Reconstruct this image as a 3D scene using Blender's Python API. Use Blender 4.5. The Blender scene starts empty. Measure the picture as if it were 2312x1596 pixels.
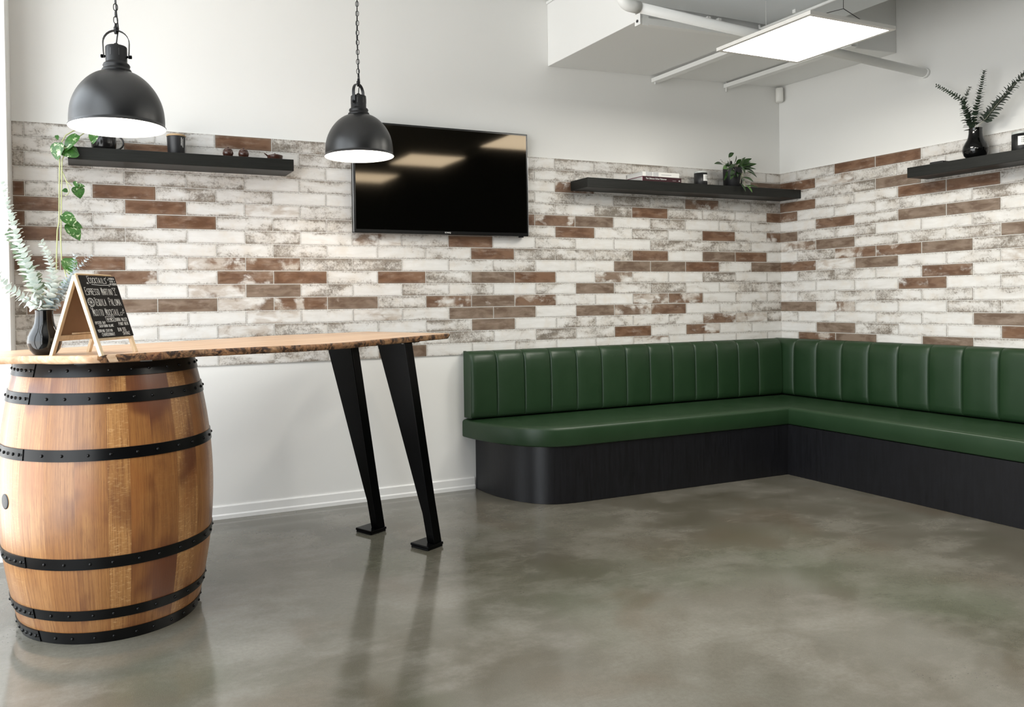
import bpy, bmesh, math, random
from mathutils import Vector, Matrix
random.seed(7)
PI = math.pi
SC = bpy.context.scene
COL = SC.collection
H = 2.1241            # top of the tiled dado above the floor

# ------------------------------------------------------------------ helpers
ORIGIN = {}

def tag(o, label=None, cat=None, group=None, kind=None):
    if label: o['label'] = label
    if cat: o['category'] = cat
    if group: o['group'] = group
    if kind: o['kind'] = kind
    return o

def thing(name, loc, label, cat, group=None):
    o = bpy.data.objects.new(name, None)
    o.empty_display_size = 0.05
    COL.objects.link(o)
    o.location = loc
    ORIGIN[o.name] = Vector(loc)
    return tag(o, label, cat, group)

class MB:
    """collects shapes in world coordinates; build() links them as ONE mesh object"""
    def __init__(self):
        self.bm = bmesh.new()
        self.mi = 0
    def face(self, vs, smooth=False):
        try:
            f = self.bm.faces.new(vs)
        except ValueError:
            return None
        f.material_index = self.mi
        f.smooth = smooth
        return f
    def v(self, p):
        return self.bm.verts.new(p)
    def box(self, x0, x1, y0, y1, z0, z1, mtx=None):
        P = [(x0,y0,z0),(x1,y0,z0),(x1,y1,z0),(x0,y1,z0),(x0,y0,z1),(x1,y0,z1),(x1,y1,z1),(x0,y1,z1)]
        return self.hexa(P, mtx)
    def hexa(self, P, mtx=None):
        P = [Vector(p) for p in P]
        if mtx is not None: P = [mtx @ p for p in P]
        vs = [self.v(p) for p in P]
        for q in ((3,2,1,0),(4,5,6,7),(0,1,5,4),(1,2,6,5),(2,3,7,6),(3,0,4,7)):
            self.face([vs[i] for i in q])
        return vs
    def loft(self, rings, closed=True, cap0=True, cap1=True, smooth=True):
        """rings: lists of points of equal length"""
        R = [[self.v(p) for p in r] for r in rings]
        n = len(R[0])
        for a, b in zip(R, R[1:]):
            for i in range(n if closed else n - 1):
                j = (i + 1) % n
                self.face([a[i], a[j], b[j], b[i]], smooth)
        if cap0: self.face(list(reversed(R[0])))
        if cap1: self.face(R[-1])
        return R
    def lathe(self, prof, c=(0,0,0), n=48, axis=None, cap0=False, cap1=False, smooth=True):
        """prof: (r, z) list, revolved about z through c, or about axis matrix"""
        rings = []
        for r, z in prof:
            ring = []
            for i in range(n):
                a = 2*PI*i/n
                p = Vector((r*math.cos(a), r*math.sin(a), z))
                if axis is not None: p = axis @ p
                else: p = p + Vector(c)
                ring.append(p)
            rings.append(ring)
        return self.loft(rings, True, cap0, cap1, smooth)
    def tube(self, path, r, n=8, cap=True, smooth=True):
        path = [Vector(p) for p in path]
        rad = r if isinstance(r, (list, tuple)) else [r]*len(path)
        rings = []
        up = Vector((0.31, 0.17, 0.93))
        t0 = (path[1]-path[0]).normalized()
        if abs(t0.dot(up)) > 0.95: up = Vector((1, 0.1, 0))
        nrm = (up - t0*up.dot(t0)).normalized()
        for k, p in enumerate(path):
            if k == 0: t = path[1]-path[0]
            elif k == len(path)-1: t = path[-1]-path[-2]
            else: t = (path[k+1]-path[k]).normalized() + (path[k]-path[k-1]).normalized()
            t = t.normalized()
            nrm = (nrm - t*nrm.dot(t)).normalized()
            b = t.cross(nrm)
            rings.append([p + (nrm*math.cos(2*PI*i/n) + b*math.sin(2*PI*i/n))*rad[k] for i in range(n)])
        return self.loft(rings, True, cap, cap, smooth)
    def prism(self, poly, z0, z1):
        a = [self.v((x, y, z0)) for x, y in poly]
        b = [self.v((x, y, z1)) for x, y in poly]
        n = len(poly)
        for i in range(n):
            j = (i+1) % n
            self.face([a[i], a[j], b[j], b[i]])
        self.face(list(reversed(a))); self.face(b)
        return a, b
    def sphere(self, c, r, n=12, m=8, sz=1.0):
        prof = [(r*math.sin(PI*k/m), -r*sz*math.cos(PI*k/m)) for k in range(m+1)]
        prof[0] = (1e-5, prof[0][1]); prof[-1] = (1e-5, prof[-1][1])
        self.lathe(prof, c, n, cap0=True, cap1=True)
    def build(self, name, mats, parent=None, bevel=0, seg=2, autosmooth=None, loc=None, weld=False):
        me = bpy.data.meshes.new(name)
        org = ORIGIN.get(parent.name, Vector()) if parent else Vector(loc or (0,0,0))
        if weld: bmesh.ops.remove_doubles(self.bm, verts=self.bm.verts, dist=1e-5)
        bmesh.ops.translate(self.bm, verts=self.bm.verts, vec=-org)
        bmesh.ops.recalc_face_normals(self.bm, faces=self.bm.faces)
        self.bm.to_mesh(me); self.bm.free()
        o = bpy.data.objects.new(name, me)
        COL.objects.link(o)
        if not isinstance(mats, (list, tuple)): mats = [mats]
        for m in mats: me.materials.append(m)
        if parent:
            o.parent = parent
        else:
            o.location = org
        ORIGIN[o.name] = org
        if bevel:
            b = o.modifiers.new('bevel', 'BEVEL')
            b.width = bevel; b.segments = seg; b.limit_method = 'ANGLE'; b.angle_limit = math.radians(35)
            b.harden_normals = False
        if autosmooth:
            for p in me.polygons: p.use_smooth = True
            me.set_sharp_from_angle(angle=math.radians(autosmooth))
        return o

def catmull(P, n=10):
    P = [Vector(p) for p in P]
    P = [P[0]*2-P[1]] + P + [P[-1]*2-P[-2]]
    out = []
    for i in range(1, len(P)-2):
        for k in range(n):
            u = k/n
            a, b_, c_, d_ = P[i-1], P[i], P[i+1], P[i+2]
            out.append(0.5*((2*b_) + (c_-a)*u + (2*a-5*b_+4*c_-d_)*u*u + (3*b_-a-3*c_+d_)*u**3))
    out.append(P[-2])
    return out

# ------------------------------------------------------------------ materials
class N:
    def __init__(self, name):
        self.m = bpy.data.materials.new(name)
        self.m.use_nodes = True
        self.t = self.m.node_tree
        self.t.nodes.clear()
        self.out = self.t.nodes.new('ShaderNodeOutputMaterial')
        self.p = self.t.nodes.new('ShaderNodeBsdfPrincipled')
        self.t.links.new(self.p.outputs[0], self.out.inputs[0])
    def node(self, typ, **kw):
        n = self.t.nodes.new(typ)
        for k, v in kw.items():
            if k.startswith('i_'):
                n.inputs[k[2:]].default_value = v
            else:
                setattr(n, k, v)
        return n
    def link(self, a, b):
        self.t.links.new(a, b)
    def sock(self, n, s, val):
        if hasattr(val, 'is_linked') or isinstance(val, bpy.types.NodeSocket):
            self.link(val, n.inputs[s])
        else:
            n.inputs[s].default_value = val
    def math(self, op, a, b=0.5, c=None, clamp=False):
        n = self.node('ShaderNodeMath', operation=op, use_clamp=clamp)
        self.sock(n, 0, a); self.sock(n, 1, b)
        if c is not None: self.sock(n, 2, c)
        return n.outputs[0]
    def mix(self, fac, a, b, mode='MIX'):
        n = self.node('ShaderNodeMix', data_type='RGBA', blend_type=mode)
        self.sock(n, 0, fac)
        for i, val in ((6, a), (7, b)):
            if isinstance(val, bpy.types.NodeSocket): self.link(val, n.inputs[i])
            else: n.inputs[i].default_value = (*val, 1) if len(val) == 3 else val
        return n.outputs[2]
    def noise(self, vec, scale, detail=4, rough=0.5, dist=0.0, out='Fac'):
        n = self.node('ShaderNodeTexNoise')
        n.inputs['Scale'].default_value = scale; n.inputs['Detail'].default_value = detail
        n.inputs['Roughness'].default_value = rough; n.inputs['Distortion'].default_value = dist
        if vec is not None: self.link(vec, n.inputs['Vector'])
        return n.outputs[out]
    def ramp(self, fac, stops, interp='LINEAR'):
        n = self.node('ShaderNodeValToRGB')
        n.color_ramp.interpolation = interp
        e = n.color_ramp.elements
        while len(e) < len(stops): e.new(0.5)
        for el, (p, c) in zip(e, stops):
            el.position = p
            el.color = (c, c, c, 1) if isinstance(c, (int, float)) else (*c, 1)
        self.link(fac, n.inputs[0])
        return n.outputs[0]
    def mapr(self, v, a, b, c=0.0, d=1.0, smooth=True):
        n = self.node('ShaderNodeMapRange', clamp=True)
        n.interpolation_type = 'SMOOTHSTEP' if smooth else 'LINEAR'
        self.sock(n, 0, v); self.sock(n, 1, a); self.sock(n, 2, b); self.sock(n, 3, c); self.sock(n, 4, d)
        return n.outputs[0]
    def coords(self, kind='Object'):
        return self.node('ShaderNodeTexCoord').outputs[kind]
    def scalevec(self, v, s, off=None):
        n = self.node('ShaderNodeMapping')
        n.inputs['Scale'].default_value = s
        self.link(v, n.inputs['Vector'])
        if off is not None: self.link(off, n.inputs['Location'])
        return n.outputs[0]
    def attr(self, name, out='Fac'):
        return self.node('ShaderNodeAttribute', attribute_name=name).outputs[out]
    def bump(self, h, strength=0.2, dist=0.01):
        n = self.node('ShaderNodeBump')
        n.inputs['Strength'].default_value = strength; n.inputs['Distance'].default_value = dist
        self.link(h, n.inputs['Height'])
        self.link(n.outputs[0], self.p.inputs['Normal'])
    def set(self, **kw):
        for k, v in kw.items():
            k = {'base': 'Base Color', 'rough': 'Roughness', 'metal': 'Metallic', 'spec': 'Specular IOR Level',
                 'coat': 'Coat Weight', 'coatr': 'Coat Roughness', 'ior': 'IOR', 'sheen': 'Sheen Weight'}.get(k, k)
            if isinstance(v, bpy.types.NodeSocket): self.link(v, self.p.inputs[k])
            elif k == 'Base Color': self.p.inputs[k].default_value = (*v, 1)
            else: self.p.inputs[k].default_value = v
        return self.m

def simple(name, base, rough=0.5, metal=0.0, spec=0.5, coat=0.0, grain=0.0, gscale=40, bump=0.0):
    n = N(name)
    v = n.coords()
    f = n.noise(v, gscale, 4, 0.6)
    if grain:
        lo = tuple(c*(1-grain) for c in base); hi = tuple(min(1, c*(1+grain)) for c in base)
        n.set(base=n.mix(f, lo, hi))
    else:
        n.set(base=base)
    n.set(rough=rough, metal=metal, spec=spec, coat=coat)
    if bump: n.bump(f, bump, 0.002)
    return n.m

def tinted(m, c):
    m.node_tree.nodes['Principled BSDF'].inputs['Specular Tint'].default_value = (*c, 1)
    return m

def emitter(name, col, strength):
    n = N(name)
    n.set(base=(0.8, 0.8, 0.8))
    n.p.inputs['Emission Color'].default_value = (*col, 1)
    n.p.inputs['Emission Strength'].default_value = strength
    return n.m

def wood(name, lo, hi, scale=(1, 30, 30), rough=0.45, gs=3.0, bump=0.08, spec=0.5, coat=0.0):
    """grain runs along the axis with the smallest scale"""
    n = N(name)
    v = n.scalevec(n.coords(), scale)
    f1 = n.noise(v, gs, 6, 0.65, 0.4)
    f2 = n.noise(v, gs*3.1, 3, 0.6)
    f = n.math('ADD', n.math('MULTIPLY', f1, 0.7), n.math('MULTIPLY', f2, 0.3))
    n.set(base=n.mix(n.mapr(f, 0.3, 0.7), lo, hi), rough=rough, spec=spec, coat=coat)
    n.bump(f, bump, 0.002)
    return n.m

M = {}
M['wall'] = simple('white_wall_paint', (0.80, 0.795, 0.775), 0.75, spec=0.2, grain=0.012, gscale=3)
M['trim'] = simple('white_gloss_trim', (0.84, 0.835, 0.82), 0.4, grain=0.01, gscale=5)
M['dark_wall'] = simple('charcoal_wall_paint', (0.02, 0.02, 0.02), 0.8, spec=0.1, grain=0.02, gscale=3)
M['ceil'] = simple('ceiling_paint', (0.80, 0.80, 0.785), 0.8, spec=0.2, grain=0.01, gscale=4)
M['duct'] = simple('painted_board', (0.80, 0.80, 0.785), 0.55, spec=0.35, grain=0.012, gscale=3)
M['steel_duct'] = simple('painted_sheet_steel', (0.70, 0.73, 0.75), 0.35, spec=0.6, grain=0.03, gscale=2.5)
M['pvc'] = simple('white_pipe_plastic', (0.82, 0.82, 0.80), 0.35, grain=0.01)
M['grout'] = simple('pale_grout', (0.78, 0.765, 0.73), 0.85, spec=0.2, grain=0.06, gscale=30)
M['black_powder'] = simple('black_powder_coat', (0.006, 0.006, 0.0065), 0.42, spec=0.35, grain=0.1, gscale=200, bump=0.03)
M['black_gloss'] = simple('black_gloss_steel', (0.0008, 0.0008, 0.0008), 0.22, spec=0.08, grain=0.1)
M['hoop'] = simple('black_painted_hoop_steel', (0.002, 0.002, 0.0022), 0.30, spec=0.24, grain=0.15, gscale=60, bump=0.02)
M['shade_out'] = simple('matt_black_shade', (0.0025, 0.0026, 0.0030), 0.36, spec=0.6, grain=0.05)
M['shade_in'] = simple('white_shade_lining', (0.9, 0.89, 0.87), 0.4, grain=0.01)
M['bulb'] = emitter('lamp_bulb_glow', (1.0, 0.93, 0.82), 260.0)
M['panel'] = emitter('light_panel_diffuser', (1.0, 0.965, 0.88), 27.0)
M['alu'] = simple('white_aluminium_frame', (0.78, 0.76, 0.72), 0.35, grain=0.01)
M['wire'] = simple('dark_wire', (0.03, 0.03, 0.03), 0.5)
M['chrome'] = simple('bright_zinc', (0.6, 0.6, 0.6), 0.3, metal=1.0)
M['tv_body'] = simple('television_black_plastic', (0.003, 0.003, 0.003), 0.25, spec=0.35)
M['tv_edge'] = simple('television_edge_strip', (0.35, 0.36, 0.38), 0.3, metal=0.6)
M['tv_screen'] = simple('television_dark_glass', (0.0015, 0.0015, 0.0012), 0.06, spec=0.22)
tinted(M['tv_screen'], (1.0, 0.80, 0.56))
M['chalk'] = simple('white_chalk', (0.80, 0.79, 0.76), 0.9, grain=0.15, gscale=400)
M['board'] = simple('blackboard', (0.007, 0.0055, 0.005), 0.65, spec=0.12, grain=0.15, gscale=60)
M['pine'] = wood('pale_pine', (0.62, 0.45, 0.27), (0.78, 0.62, 0.42), (18, 18, 2), 0.5)
M['hardboard'] = simple('brown_hardboard', (0.21, 0.115, 0.055), 0.6, grain=0.18, gscale=9)
M['vase'] = simple('black_glazed_ceramic', (0.003, 0.003, 0.003), 0.04, spec=0.5, coat=0.0)
M['mug'] = simple('dark_glazed_mug', (0.010, 0.009, 0.009), 0.2, spec=0.5)
M['cup'] = simple('matt_black_cup', (0.012, 0.012, 0.013), 0.45)
M['bamboo'] = simple('bamboo_lid', (0.42, 0.29, 0.16), 0.5, grain=0.15)
M['walnut'] = wood('dark_turned_wood', (0.035, 0.012, 0.007), (0.075, 0.026, 0.015), (8, 8, 30), 0.28, coat=0.3)
M['label'] = simple('white_paper_label', (0.78, 0.78, 0.76), 0.6, grain=0.02)
M['ink'] = simple('dark_print', (0.03, 0.03, 0.03), 0.7)
M['white_print'] = simple('white_print', (0.75, 0.75, 0.73), 0.6)
M['glass_rim'] = simple('clear_glass_rim', (0.5, 0.52, 0.5), 0.08, spec=0.6)
M['paper'] = wood('book_pages', (0.66, 0.64, 0.60), (0.82, 0.80, 0.77), (2, 2, 300), 0.8)
M['maroon'] = simple('maroon_cover', (0.035, 0.006, 0.010), 0.35, grain=0.05)
M['magenta'] = simple('magenta_cover_edge', (0.22, 0.01, 0.06), 0.4)
M['greycover'] = simple('pale_grey_cover', (0.52, 0.52, 0.52), 0.45, grain=0.25, gscale=120)
M['whitecover'] = simple('white_cover', (0.80, 0.79, 0.76), 0.4)
M['pot'] = simple('black_plant_pot', (0.008, 0.008, 0.009), 0.5)
M['soil'] = simple('potting_soil', (0.03, 0.02, 0.012), 0.9, grain=0.4, gscale=100)
M['sensor'] = simple('white_sensor_plastic', (0.80, 0.79, 0.75), 0.4)
M['stem_pale'] = simple('pale_vine_stem', (0.42, 0.45, 0.22), 0.5, grain=0.2)
M['stem_wood'] = simple('grey_green_stem', (0.40, 0.38, 0.30), 0.6, grain=0.2)

def leaf_mat(name, c0, c1, veins=None, rough=0.4, trans=0.15):
    n = N(name)
    v = n.coords()
    f = n.noise(v, 45, 4, 0.6)
    g = n.noise(v, 8, 2)
    base = n.mix(n.mapr(f, 0.3, 0.7), c0, c1)
    if veins:
        mask = n.mapr(n.noise(v, 38, 3, 0.6, 1.2), 0.56, 0.64)
        base = n.mix(mask, base, veins)
    n.set(base=base, rough=rough)
    n.p.inputs['Subsurface Weight'].default_value = 0.0
    return n.m
M['leaf_euc_lit'] = leaf_mat('lit_eucalyptus_leaf', (0.54, 0.60, 0.56), (0.76, 0.80, 0.77), rough=0.5)  # window light put into the colour; same species as the dark leaves
M['leaf_euc_blue'] = leaf_mat('blue_eucalyptus_leaf', (0.40, 0.48, 0.52), (0.55, 0.62, 0.66), rough=0.5)
M['leaf_euc_green'] = leaf_mat('green_eucalyptus_leaf', (0.13, 0.20, 0.13), (0.24, 0.33, 0.24), rough=0.5)
M['leaf_euc_dark'] = leaf_mat('dark_eucalyptus_leaf', (0.030, 0.050, 0.030), (0.075, 0.11, 0.075), rough=0.5)  # shelf copy of the same leaf, without window light in its colour
M['leaf_pothos'] = leaf_mat('pothos_leaf', (0.018, 0.075, 0.010), (0.045, 0.14, 0.022), veins=(0.45, 0.52, 0.32), rough=0.3)
M['leaf_dark'] = leaf_mat('glossy_dark_leaf', (0.010, 0.028, 0.007), (0.036, 0.088, 0.019), rough=0.3)
M['leaf_mid'] = leaf_mat('bright_green_leaf', (0.06, 0.15, 0.025), (0.11, 0.24, 0.05), rough=0.3)

def tile_material():
    n = N('weathered_brick_tile')
    v = n.coords()
    seed = n.attr('seed')
    so = n.node('ShaderNodeCombineXYZ')
    n.link(n.math('MULTIPLY', seed, 91.0), so.inputs[0]); n.link(n.math('MULTIPLY', seed, 37.0), so.inputs[1]); n.link(n.math('MULTIPLY', seed, 53.0), so.inputs[2])
    va = n.node('ShaderNodeVectorMath', operation='ADD'); n.link(v, va.inputs[0]); n.link(so.outputs[0], va.inputs[1])
    vv = va.outputs[0]
    col = n.node('ShaderNodeAttribute', attribute_name='tile')
    sep = n.node('ShaderNodeSeparateColor'); n.link(col.outputs['Color'], sep.inputs[0])
    brown, stain, dull = sep.outputs[0], sep.outputs[1], sep.outputs[2]
    big = n.noise(vv, 7.0, 3, 0.5, 0.6)
    med = n.noise(vv, 26.0, 6, 0.68, 0.2)
    fine = n.noise(vv, 95.0, 8, 0.72)
    streak = n.noise(n.scalevec(vv, (8, 8, 40)), 1.0, 4, 0.6)
    # glaze whites
    white = n.mix(streak, (0.62, 0.60, 0.57), (0.82, 0.81, 0.795))
    warm = n.mapr(n.noise(vv, 11, 3, 0.6), 0.45, 0.75, 0.0, 0.55)
    white = n.mix(warm, white, (0.66, 0.60, 0.53))
    # worn-through brown body
    tonal = n.noise(n.scalevec(vv, (9, 9, 22)), 1.0, 3, 0.55, 0.4)
    bcol = n.mix(n.mapr(tonal, 0.35, 0.65), (0.118, 0.057, 0.030), (0.198, 0.110, 0.066))
    dcol = n.mix(n.mapr(tonal, 0.35, 0.65), (0.135, 0.088, 0.060), (0.235, 0.175, 0.132))
    bcol = n.mix(dull, bcol, dcol)
    fl = n.mapr(n.math('ADD', n.math('MULTIPLY', streak, 0.7), n.math('MULTIPLY', med, 0.3)), 0.50, 0.72, 0.0, 0.42)
    bcol = n.mix(fl, bcol, (0.44, 0.36, 0.30))
    bf = n.math('ADD', n.math('ADD', n.math('MULTIPLY', big, 0.75), n.math('ADD', n.math('MULTIPLY', tonal, 0.30), n.math('MULTIPLY', fine, 0.12))), n.math('MULTIPLY', brown, 0.9))
    bmask = n.mapr(bf, 0.93, 1.05)
    # grey-brown crazing that gathers in patches
    pat = n.noise(n.scalevec(vv, (4.5, 4.5, 11)), 1.0, 3, 0.55, 0.5)
    sf = n.math('ADD', n.math('ADD', n.math('MULTIPLY', fine, 0.60), n.math('MULTIPLY', med, 0.42)), n.math('ADD', n.math('MULTIPLY', pat, 0.75), n.math('MULTIPLY', stain, 0.20)))
    uv0 = n.node('ShaderNodeAttribute', attribute_name='UVMap'); s0 = n.node('ShaderNodeSeparateXYZ'); n.link(uv0.outputs['Vector'], s0.inputs[0])
    ey0 = n.math('MINIMUM', s0.outputs[1], n.math('SUBTRACT', 0.0725, s0.outputs[1]))
    sf = n.math('ADD', sf, n.mapr(ey0, 0.0, 0.022, 0.10, 0.0))
    smask = n.mapr(sf, 1.02, 1.27)
    wash = n.mapr(n.math('ADD', pat, n.math('MULTIPLY', stain, 0.22)), 0.50, 0.80, 0.0, 0.42)
    scol = n.mix(n.mapr(n.noise(vv, 14, 2), 0.4, 0.6), (0.135, 0.108, 0.080), (0.230, 0.190, 0.150))
    base = n.mix(wash, white, (0.44, 0.39, 0.335))
    base = n.mix(n.math('MULTIPLY', smask, 0.85), base, scol)
    mw = n.mapr(n.math('ADD', n.math('MULTIPLY', tonal, 1.0), n.math('MULTIPLY', brown, 0.75)), 0.62, 0.95, 0.0, 0.62)
    base = n.mix(n.math('MULTIPLY', mw, n.mapr(brown, 0.05, 0.3)), base, (0.36, 0.275, 0.205))
    grit = n.noise(vv, 210.0, 4, 0.75)
    gm = n.math('MULTIPLY', n.mapr(grit, 0.53, 0.63), n.mapr(sf, 1.00, 1.22))
    base = n.mix(n.math('MULTIPLY', gm, 0.75), base, (0.070, 0.052, 0.036))
    base = n.mix(bmask, base, bcol)
    # dirty worn edges
    uv = n.node('ShaderNodeAttribute', attribute_name='UVMap')
    su = n.node('ShaderNodeSeparateXYZ'); n.link(uv.outputs['Vector'], su.inputs[0])
    ex = n.math('MINIMUM', su.outputs[0], n.math('SUBTRACT', n.attr('tlen'), su.outputs[0]))
    ey = n.math('MINIMUM', su.outputs[1], n.math('SUBTRACT', 0.0725, su.outputs[1]))
    ed = n.math('MINIMUM', ex, ey)
    ew = n.mapr(fine, 0.42, 0.62, 0.0003, 0.0040)
    em = n.mapr(ed, 0.0, ew, 0.75, 0.0)
    base = n.mix(em, base, (0.085, 0.070, 0.055))
    haze = n.mapr(ed, 0.0, 0.014, 0.22, 0.0)
    base = n.mix(haze, base, (0.30, 0.26, 0.215))
    n.set(base=base, rough=n.mapr(med, 0.3, 0.7, 0.28, 0.5), spec=0.4)
    n.bump(n.math('ADD', n.math('MULTIPLY', med, 0.6), n.math('MULTIPLY', bmask, -0.3)), 0.12, 0.004)
    return n.m
M['tile'] = tile_material()

def floor_material():
    n = N('polished_concrete')
    v = n.coords()
    big = n.noise(v, 0.8, 4, 0.55, 0.15)
    med = n.noise(n.scalevec(v, (1.0, 1.5, 1.0)), 2.4, 5, 0.6, 0.15)
    fine = n.noise(v, 60, 5, 0.7)
    sand = n.noise(v, 420, 2, 0.6)
    base = n.mix(n.mapr(big, 0.32, 0.68), (0.078, 0.070, 0.049), (0.165, 0.156, 0.128))
    base = n.mix(n.mapr(med, 0.42, 0.70, 0, 0.6), base, (0.235, 0.222, 0.192))
    green = n.mapr(n.noise(v, 1.3, 2, 0.5), 0.52, 0.70, 0.0, 0.35)
    base = n.mix(green, base, (0.080, 0.098, 0.058))
    brn = n.mapr(n.noise(v, 1.7, 3, 0.5, 0.5), 0.54, 0.72, 0.0, 0.4)
    base = n.mix(brn, base, (0.105, 0.072, 0.043))
    base = n.mix(n.mapr(fine, 0.3, 0.75, 0.0, 0.30), base, (0.075, 0.068, 0.055))
    vor = n.node('ShaderNodeTexVoronoi'); vor.inputs['Scale'].default_value = 75; n.link(v, vor.inputs['Vector'])
    dots = n.mapr(vor.outputs['Distance'], 0.12, 0.22, 1.0, 0.0)
    patch = n.mapr(n.noise(v, 2.2, 3, 0.6), 0.60, 0.70)
    base = n.mix(n.math('MULTIPLY', dots, n.math('MULTIPLY', patch, 0.85)), base, (0.035, 0.030, 0.025))
    base = n.mix(n.mapr(sand, 0.45, 0.8, 0.0, 0.25), base, (0.30, 0.285, 0.25))
    # fine pale scratches
    scr = n.noise(n.scalevec(v, (0.7, 34, 1)), 1.6, 2, 0.5, 0.15)
    sm = n.math('MULTIPLY', n.mapr(n.math('ABSOLUTE', n.math('SUBTRACT', scr, 0.5)), 0.0, 0.006, 0.28, 0.0), n.mapr(n.noise(v, 1.9, 1), 0.58, 0.66))
    base = n.mix(sm, base, (0.33, 0.31, 0.28))
    n.set(base=base, rough=n.mapr(med, 0.3, 0.75, 0.11, 0.16), spec=0.9)
    n.bump(n.noise(v, 9, 3, 0.5), 0.03, 0.004)
    return n.m
M['floor'] = floor_material()

def leather_material():
    n = N('green_vinyl')
    v = n.coords()
    f = n.noise(v, 260, 3, 0.6)
    g = n.noise(v, 5, 3, 0.5)
    n.set(base=n.mix(g, (0.0105, 0.031, 0.0110), (0.0145, 0.041, 0.0145)), rough=n.mapr(g, 0.3, 0.7, 0.38, 0.46), spec=0.45)
    n.bump(n.math('ADD', n.math('MULTIPLY', f, 0.12), g), 0.10, 0.006)
    return n.m
M['vinyl'] = leather_material()
M['plinth'] = wood('charcoal_laminate', (0.0030, 0.0030, 0.0038), (0.0085, 0.0086, 0.0112), (22, 22, 1.6), 0.38, 2.5, 0.04, spec=0.42)
M['shelf'] = wood('black_stained_wood', (0.0085, 0.0090, 0.0078), (0.016, 0.0168, 0.0148), (1.2, 26, 26), 0.42, 3.0, 0.05, spec=0.25)
M['shelf_y'] = wood('black_stained_wood_long', (0.0085, 0.0090, 0.0078), (0.016, 0.0168, 0.0148), (26, 1.2, 26), 0.42, 3.0, 0.05, spec=0.25)

def barrel_material():
    n = N('varnished_oak_staves')
    uv = n.attr('UVMap', 'Vector')
    seed = n.attr('seed')
    off = n.node('ShaderNodeCombineXYZ')
    n.link(n.math('MULTIPLY', seed, 17.0), off.inputs[0]); n.link(n.math('MULTIPLY', seed, 9.0), off.inputs[1])
    va = n.node('ShaderNodeVectorMath', operation='ADD'); n.link(uv, va.inputs[0]); n.link(off.outputs[0], va.inputs[1])
    v = va.outputs[0]
    grain = n.noise(n.scalevec(v, (260, 3.2, 1)), 1.0, 6, 0.65, 0.3)
    band = n.noise(n.scalevec(v, (42, 0.9, 1)), 1.0, 3, 0.5, 0.2)
    pores = n.noise(n.scalevec(v, (620, 22, 1)), 1.0, 2, 0.6)
    fleck = n.noise(n.scalevec(v, (38, 150, 1)), 1.0, 3, 0.6, 1.4)
    tone = n.noise(n.scalevec(v, (3.2, 2.4, 1)), 1.0, 3, 0.5, 0.3)
    cloud = n.noise(n.scalevec(v, (7, 3.5, 1)), 1.0, 3, 0.5, 0.3)
    base = n.mix(n.mapr(seed, 0.0, 1.0, smooth=False), (0.285, 0.120, 0.034), (0.455, 0.235, 0.082))
    base = n.mix(n.mapr(band, 0.35, 0.65, 0.0, 0.45), base, (0.225, 0.085, 0.022))
    base = n.mix(n.mapr(grain, 0.46, 0.60, 0.0, 0.62), base, (0.165, 0.058, 0.015))
    base = n.mix(n.mapr(pores, 0.55, 0.66, 0.0, 0.55), base, (0.14, 0.05, 0.016))
    on = n.mapr(n.math('FRACT', n.math('MULTIPLY', seed, 7.31)), 0.30, 0.50)
    fl = n.math('MULTIPLY', n.mapr(fleck, 0.53, 0.68, 0.0, 0.55), on)
    base = n.mix(fl, base, (0.60, 0.37, 0.165))
    base = n.mix(n.mapr(cloud, 0.52, 0.72, 0.0, 0.5), base, (0.24, 0.080, 0.020))
    base = n.mix(n.mapr(tone, 0.50, 0.66, 0.0, 0.85), base, (0.095, 0.024, 0.008))
    su = n.node('ShaderNodeSeparateXYZ'); n.link(uv, su.inputs[0])
    # dark stain at both ends of the wood where the hoops sit
    seam = n.attr('seam')
    base = n.mix(n.mapr(seam, 0.2, 1.0, 0.0, 0.6), base, (0.085, 0.03, 0.012))
    n.set(base=base, rough=n.mapr(grain, 0.3, 0.7, 0.30, 0.42), spec=0.5, coat=0.25, coatr=0.25)
    n.bump(n.math('ADD', grain, n.math('MULTIPLY', seam, -0.8)), 0.08, 0.001)
    return n.m
M['oak'] = barrel_material()

def slab_material():
    n = N('blond_slab_timber')
    v = n.coords()
    rot = n.node('ShaderNodeVectorRotate', rotation_type='Z_AXIS'); n.link(v, rot.inputs['Vector'])
    rot.inputs['Angle'].default_value = -math.radians(25.2)
    w = rot.outputs[0]
    g = n.noise(n.scalevec(w, (1.1, 22, 10)), 1.6, 6, 0.62, 0.7)
    h = n.noise(n.scalevec(w, (5, 120, 30)), 1.0, 3, 0.6)
    base = n.mix(n.mapr(g, 0.34, 0.66), (0.50, 0.29, 0.16), (0.70, 0.50, 0.34))
    base = n.mix(n.mapr(h, 0.5, 0.75, 0, 0.35), base, (0.42, 0.21, 0.10))
    n.set(base=base, rough=0.33, spec=0.5)
    n.bump(g, 0.03, 0.002)
    return n.m
M['slab'] = slab_material()

def bark_material():
    n = N('live_edge_bark')
    v = n.coords()
    a = n.noise(v, 28, 6, 0.7, 1.0)
    b = n.noise(v, 9, 4, 0.6, 0.5)
    base = n.mix(n.mapr(a, 0.40, 0.60), (0.030, 0.013, 0.007), (0.33, 0.165, 0.075))
    base = n.mix(n.mapr(b, 0.52, 0.70, 0, 0.8), base, (0.42, 0.25, 0.13))
    red = n.mapr(n.noise(v, 6, 2), 0.62, 0.74, 0, 0.5)
    base = n.mix(red, base, (0.25, 0.06, 0.035))
    n.set(base=base, rough=0.55)
    n.bump(a, 0.6, 0.006)
    return n.m
M['bark'] = bark_material()

# ------------------------------------------------------------------ setting: room shell
XL, XW, YF, ZC = -5.240, -5.75, -8.5, 3.36

def slab(name, mat, *args, **kw):
    b = MB(); b.box(*args)
    return tag(b.build(name, mat, **kw), kind='structure')

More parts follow.
